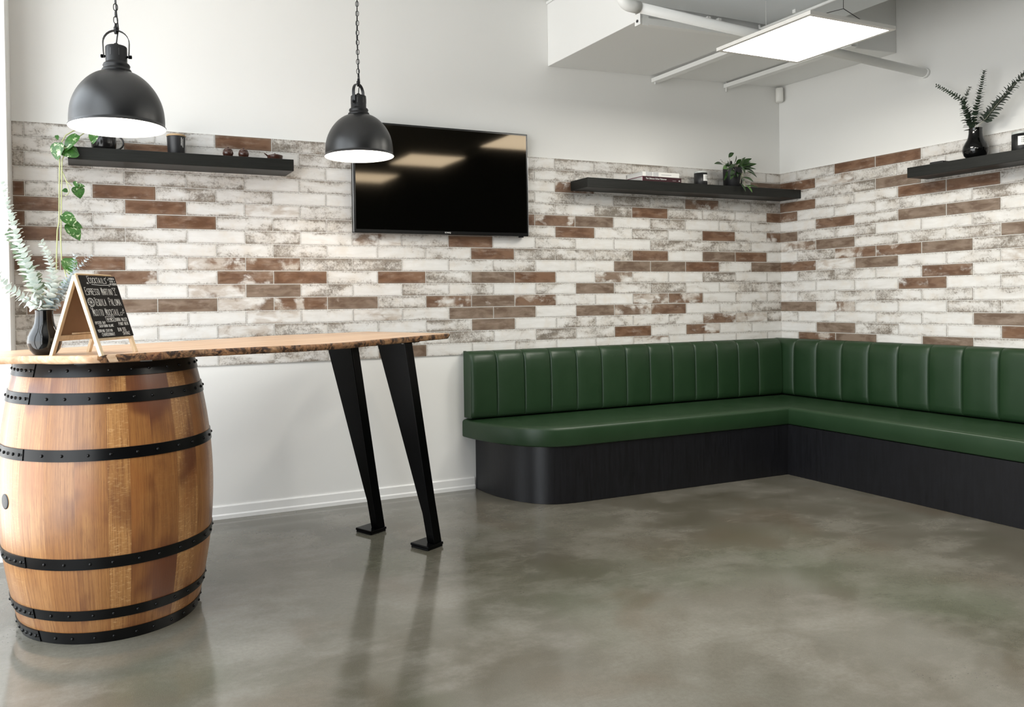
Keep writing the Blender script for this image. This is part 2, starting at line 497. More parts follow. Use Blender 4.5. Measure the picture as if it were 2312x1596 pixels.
slab('floor', M['floor'], XW-0.2, 0.2, YF-0.2, 0.2, -0.1, 0.0)
slab('ceiling', M['ceil'], XW-0.2, 0.2, YF-0.2, 0.2, ZC, ZC+0.1)
slab('wall_right', M['wall'], 0.0, 0.15, -3.4, 0.15, 0.0, ZC)
slab('wall_right_rear', M['dark_wall'], 0.0, 0.15, YF, -3.4, 0.0, ZC)
wall_back = slab('wall_back', M['wall'], XW-0.2, 0.0, 0.0, 0.15, 0.0, ZC)
# pier that closes the back wall on its left side
pier = MB(); pier.box(XW-0.2, XL, -0.29, 0.0, 0.0, ZC)
tag(pier.build('wall_left', M['trim'], bevel=0.004), kind='structure')
# glazed shopfront on the left: sill, head and mullions around the openings
YW = -4.3
b = MB()
b.box(XW-0.15, XW, YW, -0.29, 2.95, ZC)
b.box(XW-0.15, XW, YW, -0.29, 0.0, 0.10)
for y in (-0.325, -1.75, -3.0, YW+0.04):
    b.box(XW-0.12, XW, y-0.035, y+0.035, 0.10, 2.95)
b.box(XW-0.10, XW-0.02, YW, -0.29, 2.15, 2.20)
tag(b.build('window_1', M['trim'], bevel=0.004), kind='structure')
slab('wall_left_rear', M['wall'], XW-0.15, XW, YF, YW, 0.0, ZC)
# plain dark wall far behind the camera
b = MB(); b.box(XW-0.2, 0.15, YF-0.15, YF, 0.0, ZC)
tag(b.build('wall_front', M['dark_wall']), kind='structure')

def baseboard(name, p0, p1, inward, h=0.073):
    """skirting with a small stepped foot between p0 and p1 on the floor"""
    b = MB()
    p0, p1, inward = Vector((*p0, 0)), Vector((*p1, 0)), Vector((*inward, 0))
    prof = [(0.0, 0.0), (0.016, 0.0), (0.016, 0.020), (0.010, 0.027), (0.010, h-0.006), (0.006, h), (0.0, h)]
    rings = [[p + inward*d + Vector((0, 0, z)) for d, z in prof] for p in (p0, p1)]
    b.loft(rings, True, True, True, False)
    return tag(b.build(name, M['trim']), kind='structure')
baseboard('baseboard_back', (XL, 0.0), (-2.662, 0.0), (0, -1))
baseboard('baseboard_left', (XW-0.1, -0.29), (XL, -0.29), (0, -1), 0.09)

# tiles: one code per tile, read from the wall row by row
# W clean white, S lightly stained, G grey stained, B red-brown, D dull brown, M half worn, m beige
BACK = """SSSSBGSSSSSGGGSSSS
SSBSSGSSSGGGSSSSD
GSSSSSWSSSWMSSSSSS
SSGGWSSSSSGSGGMSS
BSBGSWSSSSGSGBSGSM
BSBSmSSSSBMDSGWSS
BSSBGGSSSSGBSGWBSM
BGGWGSmSBWGWWGGGS
MWSWSGWSSBGGGMWDBW
BBSMMGGWSGWWDDBSD
SSMWMBSBGDBWmSWGWW
SSWmDGWGSWSDGGWSG
GBDDmMDSMDMSWmMWSS
SSWWmWmWDDWDmMWSG
SSWWmSGWGDWGSSSMmG
SSWWWSGGGSGSBWMWW
SSSSGGSDWWSWWmSWWW""".split()
RIGHT = """SSBBSS
BmSSWS
SSGDSS
MSSBBS
MSSSSG
WMGDDW
DGGWWS
mDSSGD
WGMMDG
MmDWSm
WGSSMS
WWWMWS
WSSGSW
DmSWGS
SWWSWD
WDGWWB
WMDWDS""".split()
CODE = {'W': (0.0, 0.10, 0.0), 'S': (0.0, 0.55, 0.0), 'G': (0.12, 1.0, 0.8), 'B': (0.68, 0.3, 0.0), 'D': (0.70, 0.4, 1.0), 'M': (0.52, 0.5, 0.25), 'm': (0.36, 0.3, 0.75)}
TA, TB = 4.1956*0.075, 0.075     # tile pitch along and up the wall
G2, TH = 0.0014, 0.008

def clad(name, parent, rows, edges, place):
    """edges(row) -> list of joints along the wall in metres; place(s, z, d) -> world point"""
    bm = bmesh.new()
    lay_c = bm.loops.layers.float_color.new('tile')
    lay_uv = bm.loops.layers.uv.new('UVMap')
    lay_s = bm.faces.layers.float.new('seed')
    lay_l = bm.faces.layers.float.new('tlen')
    rng = random.Random(11)
    smax = 0
    for r, codes in enumerate(rows):
        ed = edges(r)
        z1 = H - r*TB; z0 = z1 - TB
        for k in range(len(ed)-1):
            s0, s1 = ed[k]+G2, ed[k+1]-G2
            if s1 - s0 < 0.004: continue
            c = codes[k] if k < len(codes) else rng.choice('WWSSSGGBDMm')
            seed = rng.random()
            a, bb = z0+G2, z1-G2
            e = 0.0012
            back = [bm.verts.new(place(s, z, 0.0)) for s, z in ((s0, a), (s1, a), (s1, bb), (s0, bb))]
            mid = [bm.verts.new(place(s, z, TH-e)) for s, z in ((s0, a), (s1, a), (s1, bb), (s0, bb))]
            frt = [bm.verts.new(place(s, z, TH)) for s, z in ((s0+e, a+e), (s1-e, a+e), (s1-e, bb-e), (s0+e, bb-e))]
            uvs = [(0, 0), (s1-s0, 0), (s1-s0, bb-a), (0, bb-a)]
            quads = [([0, 1, 2, 3], frt, frt)]
            fl = [(frt, [0, 1, 2, 3])]
            f = bm.faces.new(frt); faces = [(f, [0, 1, 2, 3])]
            for i in range(4):
                j = (i+1) % 4
                faces.append((bm.faces.new([mid[i], mid[j], frt[j], frt[i]]), [i, j, j, i]))
                faces.append((bm.faces.new([back[i], back[j], mid[j], mid[i]]), [i, j, j, i]))
            jit = rng.uniform(-0.06, 0.06)
            R, S_, D_ = CODE[c]
            for f, ids in faces:
                f[lay_s] = seed; f[lay_l] = s1-s0
                for lp, i in zip(f.loops, ids):
                    lp[lay_c] = (max(0, min(1, R+jit)), max(0, min(1, S_+jit*2)), D_, 1)
                    lp[lay_uv].uv = uvs[i]
            smax = max(smax, s1)
    bmesh.ops.recalc_face_normals(bm, faces=bm.faces)
    me = bpy.data.meshes.new(name); bm.to_mesh(me); bm.free()
    me.materials.append(M['tile'])
    o = bpy.data.objects.new(name, me); COL.objects.link(o); o.parent = parent
    return o

UB, VR = 16.4786, 0.5245
def back_edges(r):
    if r % 2 == 0: js = [-0.172] + [float(k) for k in range(0, 17)] + [UB]
    else: js = [-0.172] + [k+0.5 for k in range(0, 16)] + [UB]
    return [(j - UB)*TA for j in js]
def right_edges(r):
    js = [-VR] + [k + (0.0 if r % 2 == 0 else 0.5) for k in range(0, 11)]
    return [(j + VR)*TA for j in js]
Z0 = H - 17*TB
b = MB(); b.box(XL, 0.0, -0.0066, 0.0, Z0, H)
tag(b.build('trim_1', M['grout']), kind='structure')
wall_right = bpy.data.objects['wall_right']
b = MB(); b.box(-0.0066, 0.0, -3.39, -0.0066, Z0, H)
tag(b.build('trim_2', M['grout']), kind='structure')
clad('brick_tiles', bpy.data.objects['trim_1'], BACK, back_edges, lambda s, z, d: (s, -d, z))
clad('brick_tiles', bpy.data.objects['trim_2'], RIGHT, right_edges, lambda s, z, d: (-d, -min(max(s, 0.008), 3.39), z))

# boxed bulkhead in the upper corner, with the duct that meets it
b = MB()
b.hexa([(-2.075, -0.89, 2.728), (-0.001, -0.945, 2.772), (-0.001, -0.001, 2.785), (-2.075, -0.001, 2.729),
        (-2.075, -0.89, 3.135), (-0.001, -0.945, 3.18), (-0.001, -0.001, 3.18), (-2.075, -0.001, 3.135)])
t = thing('ceiling_bulkhead', (-1.04, -0.45, 2.72), 'white boxed bulkhead fixed in the upper corner above the bench', 'bulkhead')
b.build('box', M['duct'], t, bevel=0.003)
b = MB(); b.box(-2.083, -0.001, -0.905, -0.001, 3.136, 3.150)
b.build('top_lip', M['duct'], t)

t = thing('air_duct', (-1.5, -2.5, 2.81), 'pale grey air duct in front of the bulkhead, above the light panel', 'duct')
b = MB(); b.box(-2.295, -0.836, -4.2, -0.955, 2.806, 3.20)
b.build('casing', M['steel_duct'], t, bevel=0.004)
b = MB()
for x in (-1.78, -1.6, -1.52): b.box(x-0.012, x+0.012, -0.955, -0.935, 2.775, 2.80)
b.build('clip', M['duct'], t)

def rail(name, pts, w, h, label, cat, grp=None):
    """lipped channel rail between two points, lips upward"""
    t = thing(name, pts[0], label, cat, grp)
    p, q = Vector(pts[0]), Vector(pts[1])
    d = (q-p).normalized(); s = Vector((0, 0, 1)).cross(d).normalized(); u = Vector((0, 0, 1))
    prof = [(-w/2, h), (-w/2, 0), (w/2, 0), (w/2, h), (w/2-0.003, h), (w/2-0.003, 0.003), (-w/2+0.003, 0.003), (-w/2+0.003, h)]
    b = MB(); b.loft([[c + s*x + u*z for x, z in prof] for c in (p, q)], True, True, True, False)
    b.build('channel', M['pvc'], t)
    return t
t = rail('support_rail', ((-1.195, -0.004, 2.705), (-1.195, -1.05, 2.700)), 0.058, 0.028, 'white channel rail under the bulkhead, nearer the television', 'rail', 'channel rails under the bulkhead')
b = MB(); b.tube([(-1.205, -0.02, 2.69), (-1.205, -0.02, 2.729)], 0.005); b.box(-1.226, -1.19, -0.022, -0.014, 2.715, 2.729); b.build('end_bracket', M['pvc'], t)
t = rail('support_rail', ((-0.530, -0.004, 2.728), (-0.530, -1.05, 2.722)), 0.058, 0.028, 'white channel rail under the bulkhead, nearer the corner sensor', 'rail', 'channel rails under the bulkhead')
b = MB(); b.tube([(-0.545, -0.015, 2.70), (-0.545, -0.015, 2.770)], 0.005); b.build('threaded_rod', M['pvc'], t)
t = rail('edge_rail', ((-2.078, -0.915, 2.705), (-0.95, -0.945, 2.727)), 0.038, 0.035, 'white edge rail along the front lower edge of the bulkhead', 'rail')
b = MB()
b.box(-2.082, -2.076, -0.94, -0.895, 2.70, 2.762); b.box(-2.06, -2.02, -0.935, -0.93, 2.70, 2.755)
b.build('end_plate', M['pvc'], t)
b = MB(); b.lathe([(0.008, 0.0), (0.008, 0.003)], n=16, axis=Matrix.Translation((-2.083, -0.918, 2.722)) @ Matrix.Rotation(-PI/2, 4, 'Y'), cap0=True, cap1=True)
b.build('bolt_hole', M['wire'], t)

t = thing('drain_pipe', (-1.2, -1.13, 2.64), 'white drain pipe crossing below the bulkhead to the right wall', 'pipe')
b = MB()
A, B_ = Vector((-2.285, -1.115, 2.712)), Vector((-0.004, -1.138, 2.588))
b.tube([A, B_], 0.0265, 20)
b.build('pipe_run', M['pvc'], t)
b = MB()
path = [A + Vector((0.05, 0, -0.003))]
for k in range(9):
    a = k/8*PI/2
    path.append(A + Vector((-0.055*math.sin(a), 0, 0.055*(1-math.cos(a)))))
path.append(A + Vector((-0.055, 0, 0.16)))
b.tube(path, 0.032, 20)
b.tube([path[-1], path[-1] + Vector((0, 0, ZC-path[-1].z))], 0.0265, 20)
b.build('elbow', M['pvc'], t)
b = MB(); b.tube([Vector((-0.022, -1.138, 2.589)), Vector((-0.001, -1.138, 2.588))], 0.031, 20)
b.build('wall_collar', M['pvc'], t)

t = thing('conduit', (-1.196, -0.94, 2.78), 'thin white conduit running under the duct above the light panel', 'conduit')
b = MB(); b.tube([(-1.199, -0.94, 2.805), (-1.199, -0.945, 2.784), (-1.199, -0.958, 2.779), (-1.194, -1.5, 2.779), (-1.19, -3.6, 2.779)], 0.0085, 10)
b.build('tube', M['pvc'], t)
b = MB()
for y in (-1.2, -2.0, -2.8): b.box(-1.215, -1.175, y-0.01, y+0.01, 2.787, 2.806)
b.build('saddle', M['pvc'], t)

t = thing('motion_sensor', (-0.03, -0.03, 2.665), 'small white motion sensor in the wall corner under the bulkhead', 'sensor')
mx = Matrix.Translation((-0.04, -0.04, 2.715)) @ Matrix.Rotation(PI/4, 4, 'Z')
b = MB()
rings = []
for z, w, d in ((-0.055, 0.026, 0.020), (-0.048, 0.034, 0.027), (0.045, 0.034, 0.027), (0.052, 0.028, 0.021)):
    rings.append([mx @ Vector((w*math.copysign(abs(math.cos(a))**0.5, math.cos(a)), d*math.copysign(abs(math.sin(a))**0.7, math.sin(a)) , z)) for a in [2*PI*i/24 for i in range(24)]])
b.loft(rings)
b.build('housing', M['sensor'], t)
b = MB()
b.sphere((-0.061, -0.057, 2.728), 0.003)
b.build('indicator', M['wire'], t)

# ------------------------------------------------------------------ ceiling light panels
def light_panel(cx, cy, label, wires=True):
    t = thing('light_panel', (cx, cy, 2.515), label, 'ceiling light', 'square light panels hung from the ceiling')
    s = 0.298
    b = MB()
    zt, zb = 2.533, 2.515
    o = [(-s, -s), (s, -s), (s, s), (-s, s)]
    i_ = [(x*(s-0.022)/s, y*(s-0.022)/s) for x, y in o]
    rings = [[Vector((cx+x, cy+y, z)) for x, y in q] for q, z in ((i_, zb+0.006), (i_, zb), (o, zb), (o, zt))]
    b.loft(rings, True, False, True, False)
    b.build('frame', M['alu'], t)
    b = MB(); vs = [b.v((cx+x*1.001, cy+y*1.001, zb+0.004)) for x, y in i_]; b.face(list(reversed(vs)))
    b.build('diffuser', M['panel'], t)
    for dy, m, r in ((-s+0.06, M['wire'], 0.0018), (s-0.06, M['alu'], 0.0010)):
        ap = Vector((cx, cy+dy, 2.60))
        for dx in (-0.2, 0.2):
            b = MB(); b.tube([ap, Vector((cx+dx, cy+dy, zt+0.004))], r, 6); b.build('suspension_wire', m, t)
            b = MB(); b.box(cx+dx-0.012, cx+dx+0.012, cy+dy-0.006, cy+dy+0.006, zt-0.001, zt+0.006); b.build('wire_clip', M['wire'], t)
        b = MB(); b.tube([ap, ap + Vector((0, 0, 0.205 if cy > -4.1 else ZC-2.60))], r*0.85, 6); b.build('drop_wire', m, t)
    return t
light_panel(-1.468, -1.475, 'square white light panel hanging below the duct near the corner')
light_panel(-1.90, -2.52, 'square light panel hanging second from the corner, mirrored mid television')
light_panel(-2.10, -3.66, 'square light panel hanging farthest from the corner, behind the other two')

# ------------------------------------------------------------------ pendant lamps
def pendant(x, y, z, yaw, label, tilt=0.0):
    t = thing('pendant_lamp', (x, y, z), label, 'pendant lamp', 'black dome pendants over the bar table')
    o = Vector((x, y, z))
    c = (x, y, z)
    out = [(0.1745, 0.000), (0.1745, 0.004), (0.170, 0.008), (0.1695, 0.040), (0.165, 0.075), (0.1545, 0.108), (0.136, 0.142), (0.111, 0.172), (0.083, 0.194), (0.052, 0.208)]
    out = [(p.x, p.y) for p in catmull([Vector((r, zz, 0)) for r, zz in out[2:]], 5)]
    out = [(0.1745, 0.0), (0.1745, 0.004)] + out
    b = MB(); b.lathe(out, c, 96); b.build('shade', M['shade_out'], t)
    inn = [(0.1742, 0.0005), (0.1735, -0.0006), (0.1725, 0.0005), (0.167, 0.008), (0.1665, 0.040), (0.162, 0.075), (0.1515, 0.106), (0.133, 0.139), (0.108, 0.168), (0.081, 0.189), (0.050, 0.203), (0.001, 0.204)]
    b = MB(); b.lathe(inn, c, 96); b.build('white_lining', M['shade_in'], t)
    neck = [(0.052, 0.206), (0.0545, 0.211), (0.052, 0.217), (0.045, 0.220), (0.047, 0.226), (0.049, 0.232), (0.046, 0.238), (0.040, 0.241), (0.0385, 0.246), (0.0385, 0.300), (0.0365, 0.303), (0.012, 0.304), (0.010, 0.312), (0.007, 0.316), (0.001, 0.316)]
    b = MB(); b.lathe(neck, c, 40); b.build('lamp_holder', M['black_powder'], t)
    b = MB()
    for k in range(8):
        a = yaw + PI/8 + k*PI/4
        m = Matrix.Translation(o + Vector((0, 0, 0.277))) @ Matrix.Rotation(a, 4, 'Z')
        b.box(0.0378, 0.0392, -0.0018, 0.0018, -0.013, 0.013, m)
    b.build('vent_slot', M['wire'], t)
    # strap handle
    d = Vector((math.cos(yaw), math.sin(yaw), 0)); s = Vector((-math.sin(yaw), math.cos(yaw), 0))
    pts = [(-0.0435, 0.262), (-0.0455, 0.285), (-0.0468, 0.318)]
    for k in range(1, 12):
        a = PI - PI*k/12
        pts.append((0.0468*math.cos(a), 0.318 + 0.046*math.sin(a)))
    pts += [(0.0468, 0.318), (0.0455, 0.285), (0.0435, 0.262)]
    rings = []
    for k, (r, zz) in enumerate(pts):
        p0 = Vector(pts[max(k-1, 0)]); p1 = Vector(pts[min(k+1, len(pts)-1)])
        tn = (p1-p0).normalized(); nn = Vector((tn.y, -tn.x))
        ring = []
        for q, w in ((-0.0012, -0.008), (0.0012, -0.008), (0.0012, 0.008), (-0.0012, 0.008)):
            ring.append(o + d*(r + nn.x*q) + Vector((0, 0, zz + nn.y*q)) + s*w)
        rings.append(ring)
    b = MB(); b.loft(rings, True, True, True, False); b.build('handle', M['black_powder'], t, autosmooth=40)
    for sg in (-1, 1):
        ax = Matrix.Translation(o + d*(0.038*sg) + Vector((0, 0, 0.267))) @ Matrix.Rotation(yaw + (PI if sg < 0 else 0), 4, 'Z') @ Matrix.Rotation(PI/2, 4, 'Y')
        b = MB(); b.lathe([(0.004, 0.0), (0.004, 0.008), (0.0065, 0.008), (0.0065, 0.016), (0.005, 0.0175)], n=16, axis=ax, cap0=True, cap1=True)
        b.build('thumb_screw', M['black_gloss'], t)
    # cable and chain
    top = ZC
    b = MB()
    b.tube([o + Vector((0, 0, 0.31)), o + Vector((0.004, 0.002, 0.34)), o + Vector((0.009, 0.003, 0.372)), o + Vector((0.003, 0.0, 0.43)), o + Vector((-0.004, 0.002, 0.6)), o + Vector((0.004, 0.0, 0.9)), Vector((x, y, top-0.03))], 0.0026, 8)
    b.build('cable', M['wire'], t)
    b = MB()
    b.lathe([(0.006, 0.352), (0.007, 0.358), (0.007, 0.366), (0.0085, 0.367), (0.0085, 0.376), (0.005, 0.379), (0.004, 0.39)], c, 16, cap0=True, cap1=True)
    zz = z + 0.388
    k = 0
    L, W = 0.030, 0.0075
    while zz < top - 0.03:
        a = yaw + 0.4 + (PI/2 if k % 2 else 0)
        dd = Vector((math.cos(a), math.sin(a), 0))
        lp = []
        for i in range(17):
            q = 2*PI*i/16
            lp.append(Vector((x, y, zz + L/2)) + dd*(W*math.sin(q)) + Vector((0, 0, -(L/2 - 0.002)*math.copysign(abs(math.cos(q))**0.7, math.cos(q)))))
        b.tube(lp, 0.0017, 6, cap=False)
        zz += L - 0.006; k += 1
    b.build('chain', M['black_powder'], t)
    b = MB(); b.lathe([(0.05, 0), (0.05, -0.012), (0.04, -0.028), (0.008, -0.032), (0.001, -0.032)], (x, y, top), 32)
    b.build('ceiling_rose', M['black_powder'], t)
    b = MB(); b.sphere((x, y, z+0.10), 0.032, 20, 12)
    b.build('bulb', M['bulb'], t)
    b = MB(); b.lathe([(0.016, 0.128), (0.018, 0.15), (0.018, 0.204)], c, 20, cap0=True)
    b.build('bulb_socket', M['shade_in'], t)
    return t
pendant(-4.803, -1.286, 1.853, math.radians(-12), 'black dome pendant lamp hanging above the wine barrel')
pendant(-3.642, -0.694, 1.919, math.radians(40), 'black dome pendant lamp hanging in front of the television')

# ------------------------------------------------------------------ television
t = thing('television', (-2.872, -0.05, 1.595), 'black flat screen television on the tiled wall reflecting light panels', 'television')
b = MB(); b.box(-3.463, -2.284, -0.074, -0.030, 1.597, 2.251); b.build('casing', M['tv_body'], t, bevel=0.004)
b = MB(); b.box(-3.1, -2.65, -0.030, -0.009, 1.75, 2.1); b.build('wall_mount', M['tv_body'], t)
b = MB(); b.box(-3.451, -2.296, -0.0752, -0.0735, 1.618, 2.239); b.build('screen', M['tv_screen'], t)
b = MB()
for x in (-3.4655, -2.2835): b.box(x-0.0018, x+0.0018, -0.072, -0.068, 1.603, 2.1)
b.build('side_strip', M['tv_edge'], t)
b = MB(); b.box(-2.345, -2.32, -0.072, -0.05, 1.589, 1.5975); b.build('remote_receiver', M['tv_body'], t)

def text_obj(name, txt, mat, parent, size, mtx, sx=1.0, depth=0.0003, align='CENTER'):
    cu = bpy.data.curves.new(name, 'FONT'); cu.body = txt; cu.size = size; cu.align_x = align; cu.align_y = 'CENTER'
    cu.extrude = depth; cu.resolution_u = 3
    tmp = bpy.data.objects.new(name + '_tmp', cu); COL.objects.link(tmp)
    dg = bpy.context.evaluated_depsgraph_get(); dg.update()
    me = bpy.data.meshes.new_from_object(tmp.evaluated_get(dg))
    bpy.data.objects.remove(tmp, do_unlink=True); bpy.data.curves.remove(cu)
    me.name = name
    org = ORIGIN.get(parent.name, Vector())
    me.transform(Matrix.Translation(-org) @ mtx @ Matrix.Diagonal((sx, 1, 1, 1)))
    me.materials.clear(); me.materials.append(mat)
    o = bpy.data.objects.new(name, me); COL.objects.link(o); o.parent = parent
    ORIGIN[o.name] = org
    return o
FACE_Y = Matrix.Rotation(PI/2, 4, 'X')      # lettering that faces the front of the room (-y)
text_obj('logo', 'SONIQ', M['white_print'], t, 0.0125, Matrix.Translation((-2.86, -0.0762, 1.608)) @ FACE_Y, 1.05)

# ------------------------------------------------------------------ floating shelves
def shelf(loc, label, box, mat):
    t = thing('floating_shelf', loc, label, 'shelf', 'black floating shelves on the tiled walls')
    b = MB(); b.box(*box); b.build('board', mat, t, bevel=0.0025)
    return t
Zs0, Zs1 = 1.914, 1.977
shelf((-4.41, -0.1, Zs0), 'black floating shelf left of the television above the chalkboard', (-4.982, -3.849, -0.2, -0.0085, Zs0, Zs1), M['shelf'])
shelf((-0.96, -0.1, Zs0), 'black floating shelf between the television and the wall corner', (-1.914, -0.0085, -0.2, -0.0085, Zs0, Zs1), M['shelf'])
shelf((-0.1, -2.2, Zs0), 'black floating shelf on the right wall above the bench', (-0.2, -0.0085, -3.05, -1.15, Zs0, Zs1), M['shelf_y'])

# ---- things on the left shelf
t = thing('mug', (-4.813, -0.10, Zs1), 'black mug with a loop handle on the left shelf, holding a vine', 'mug')
c = (-4.813, -0.10, Zs1)
prof = [(0.001, 0.0), (0.047, 0.0), (0.053, 0.006), (0.059, 0.020), (0.0605, 0.040), (0.0595, 0.075), (0.058, 0.092), (0.0565, 0.094), (0.055, 0.092), (0.0565, 0.06), (0.054, 0.02), (0.001, 0.012)]
b = MB(); b.lathe(prof, c, 48); b.build('body', M['mug'], t)
b = MB()
pth = []
for k in range(13):
    a = -PI/2 + PI*k/12
    pth.append((c[0]+0.054+0.036*math.cos(a)*1.1, c[1]-0.012, c[2]+0.047+0.036*math.sin(a)))
b.tube(pth, 0.0045, 10); b.build('handle', M['mug'], t)

t = thing('tumbler', (-4.457, -0.10, Zs1), 'tall black lidded cup with white print on the left shelf', 'cup')
c = (-4.457, -0.10, Zs1)
b = MB(); b.lathe([(0.001, 0), (0.042, 0), (0.0435, 0.003), (0.0475, 0.098), (0.0475, 0.100), (0.001, 0.100)], c, 48); b.build('body', M['cup'], t)
b = MB(); b.lathe([(0.048, 0.100), (0.0495, 0.101), (0.0495, 0.108), (0.047, 0.110), (0.001, 0.110)], c, 48); b.build('lid', M['bamboo'], t)
b = MB()
for k, (ang, z0, z1, w) in enumerate(((-62, 0.05, 0.092, 0.004), (-54, 0.045, 0.085, 0.0016), (-48, 0.04, 0.09, 0.0016))):
    a = math.radians(ang)
    nseg = 9
    for i in range(nseg):
        za = z0 + (z1-z0)*i/nseg; zb = za + (z1-z0)/nseg*0.7
        r = 0.0441 + 0.004*(za/0.1)
        m = Matrix.Translation((c[0], c[1], c[2])) @ Matrix.Rotation(a, 4, 'Z')
        b.box(r-0.0006, r+0.0004, -w/2, w/2, za, zb, m)
b.build('printed_text', M['white_print'], t)

t = thing('serving_board', (-4.142, -0.10, Zs1), 'small dark wooden board under two lidded pots', 'board')
b = MB(); b.box(-4.220, -4.064, -0.145, -0.055, Zs1, Zs1+0.011); b.build('plank', M['walnut'], t, bevel=0.004)
def spice_pot(x, label):
    z = Zs1+0.011
    t = thing('spice_pot', (x, -0.10, z), label, 'pot', 'turned wooden pots on the small board')
    c = (x, -0.10, z)
    b = MB(); b.lathe([(0.001, 0), (0.018, 0), (0.026, 0.008), (0.0295, 0.019), (0.027, 0.030), (0.022, 0.036), (0.001, 0.036)], c, 32); b.build('body', M['walnut'], t)
    b = MB(); b.lathe([(0.024, 0.035), (0.0245, 0.038), (0.018, 0.043), (0.006, 0.047), (0.001, 0.047)], c, 32)
    b.build('lid', M['walnut'], t)
    b = MB(); b.sphere((x, -0.10, z+0.051), 0.0045); b.build('knob', M['walnut'], t)
spice_pot(-4.187, 'round wooden pot with lid, on the side nearer the black cup')
spice_pot(-4.103, 'round wooden pot with lid, on the side nearer the small pan')
t = thing('wooden_pan', (-3.93, -0.10, Zs1), 'small dark wooden lidded pan at the right end of the left shelf', 'pan')
c = (-3.93, -0.10, Zs1)
b = MB(); b.lathe([(0.001, 0), (0.036, 0), (0.040, 0.004), (0.0435, 0.028), (0.0445, 0.031), (0.042, 0.031), (0.001, 0.030)], c, 40); b.build('body', M['walnut'], t)
b = MB(); b.lathe([(0.043, 0.031), (0.0435, 0.033), (0.02, 0.040), (0.001, 0.041)], c, 40); b.build('lid', M['walnut'], t)
b = MB(); b.sphere((c[0], c[1], c[2]+0.043), 0.0045); b.build('knob', M['walnut'], t)
b = MB(); b.tube([(c[0]-0.040, c[1], c[2]+0.030), (c[0]-0.052, c[1]-0.005, c[2]+0.037), (c[0]-0.060, c[1]-0.008, c[2]+0.042)], [0.005, 0.004, 0.003], 8); b.build('handle', M['walnut'], t)

# ---- plants: leaf builders
def leaf(b, base, tip, normal, width, shape, fold=0.15, droop=0.0, nseg=8):
    """a thin curved leaf blade from base to tip"""
    base, tip = Vector(base), Vector(tip)
    d = tip - base; L = d.length
    if L < 1e-6: return
    d.normalize()
    nrm = Vector(normal); nrm = nrm - d*nrm.dot(d)
    if nrm.length < 1e-4: nrm = d.orthogonal()
    nrm.normalize(); s = d.cross(nrm).normalized()
    rows = []
    for i in range(nseg+1):
        u = i/nseg
        w = shape(u)*width/2
        ctr = base + d*(L*u) + nrm*(droop*L*math.sin(PI*u))
        rows.append((b.v(ctr - s*w + nrm*(fold*w)), b.v(ctr), b.v(ctr + s*w + nrm*(fold*w))))
    for p, q in zip(rows, rows[1:]):
        b.face([p[0], p[1], q[1], q[0]], True); b.face([p[1], p[2], q[2], q[1]], True)
HEART = lambda u: (1.0 - (1-u/0.28)**2*0.45 if u < 0.28 else max(0.02, math.cos((u-0.28)/0.72*PI/2)**0.85))
LANCE = lambda u: max(0.04, math.sin(PI*min(1, u*0.97+0.03))**0.8)
DISC = lambda u: max(0.05, math.sin(PI*(0.06+0.92*u))**0.55)

t = thing('trailing_vine', (-4.95, -0.14, Zs1), 'trailing variegated green vine hanging over the left end of the left shelf', 'vine')
def vp(x, z, y=-0.225): return Vector((x, y, z))
b = MB()
b.tube([(-4.83, -0.11, 2.085), (-4.87, -0.13, 2.088), (-4.91, -0.16, 2.075), (-4.955, -0.19, 2.055), (-4.99, -0.215, 2.025), (-5.015, -0.225, 1.975), (-5.018, -0.225, 1.90), (-5.022, -0.222, 1.78), (-5.026, -0.222, 1.60), (-5.035, -0.222, 1.56), (-5.04, -0.222, 1.44), (-5.042, -0.225, 1.36)], 0.0032, 8)
b.tube([(-4.84, -0.10, 2.08), (-4.89, -0.14, 2.07), (-4.93, -0.18, 2.03), (-4.975, -0.22, 1.985), (-5.008, -0.228, 1.90), (-5.014, -0.228, 1.70), (-5.020, -0.228, 1.50), (-5.018, -0.228, 1.42), (-4.998, -0.228, 1.33), (-4.992, -0.23, 1.27)], 0.0028, 8)
b.tube([(-4.84, -0.09, 2.075), (-4.80, -0.15, 2.07), (-4.83, -0.17, 2.05), (-4.89, -0.18, 2.03)], 0.0022, 6)
b.tube([(-5.012, -0.225, 1.86), (-4.99, -0.23, 1.80), (-4.965, -0.235, 1.775)], 0.0022, 6)
b.tube([(-5.0, -0.225, 1.83), (-4.978, -0.235, 1.75), (-4.985, -0.235, 1.735), (-4.998, -0.235, 1.728)], 0.0018, 6)
b.build('stem', M['stem_pale'], t)
b = MB()
nf = (-0.1, -1, 0.25)
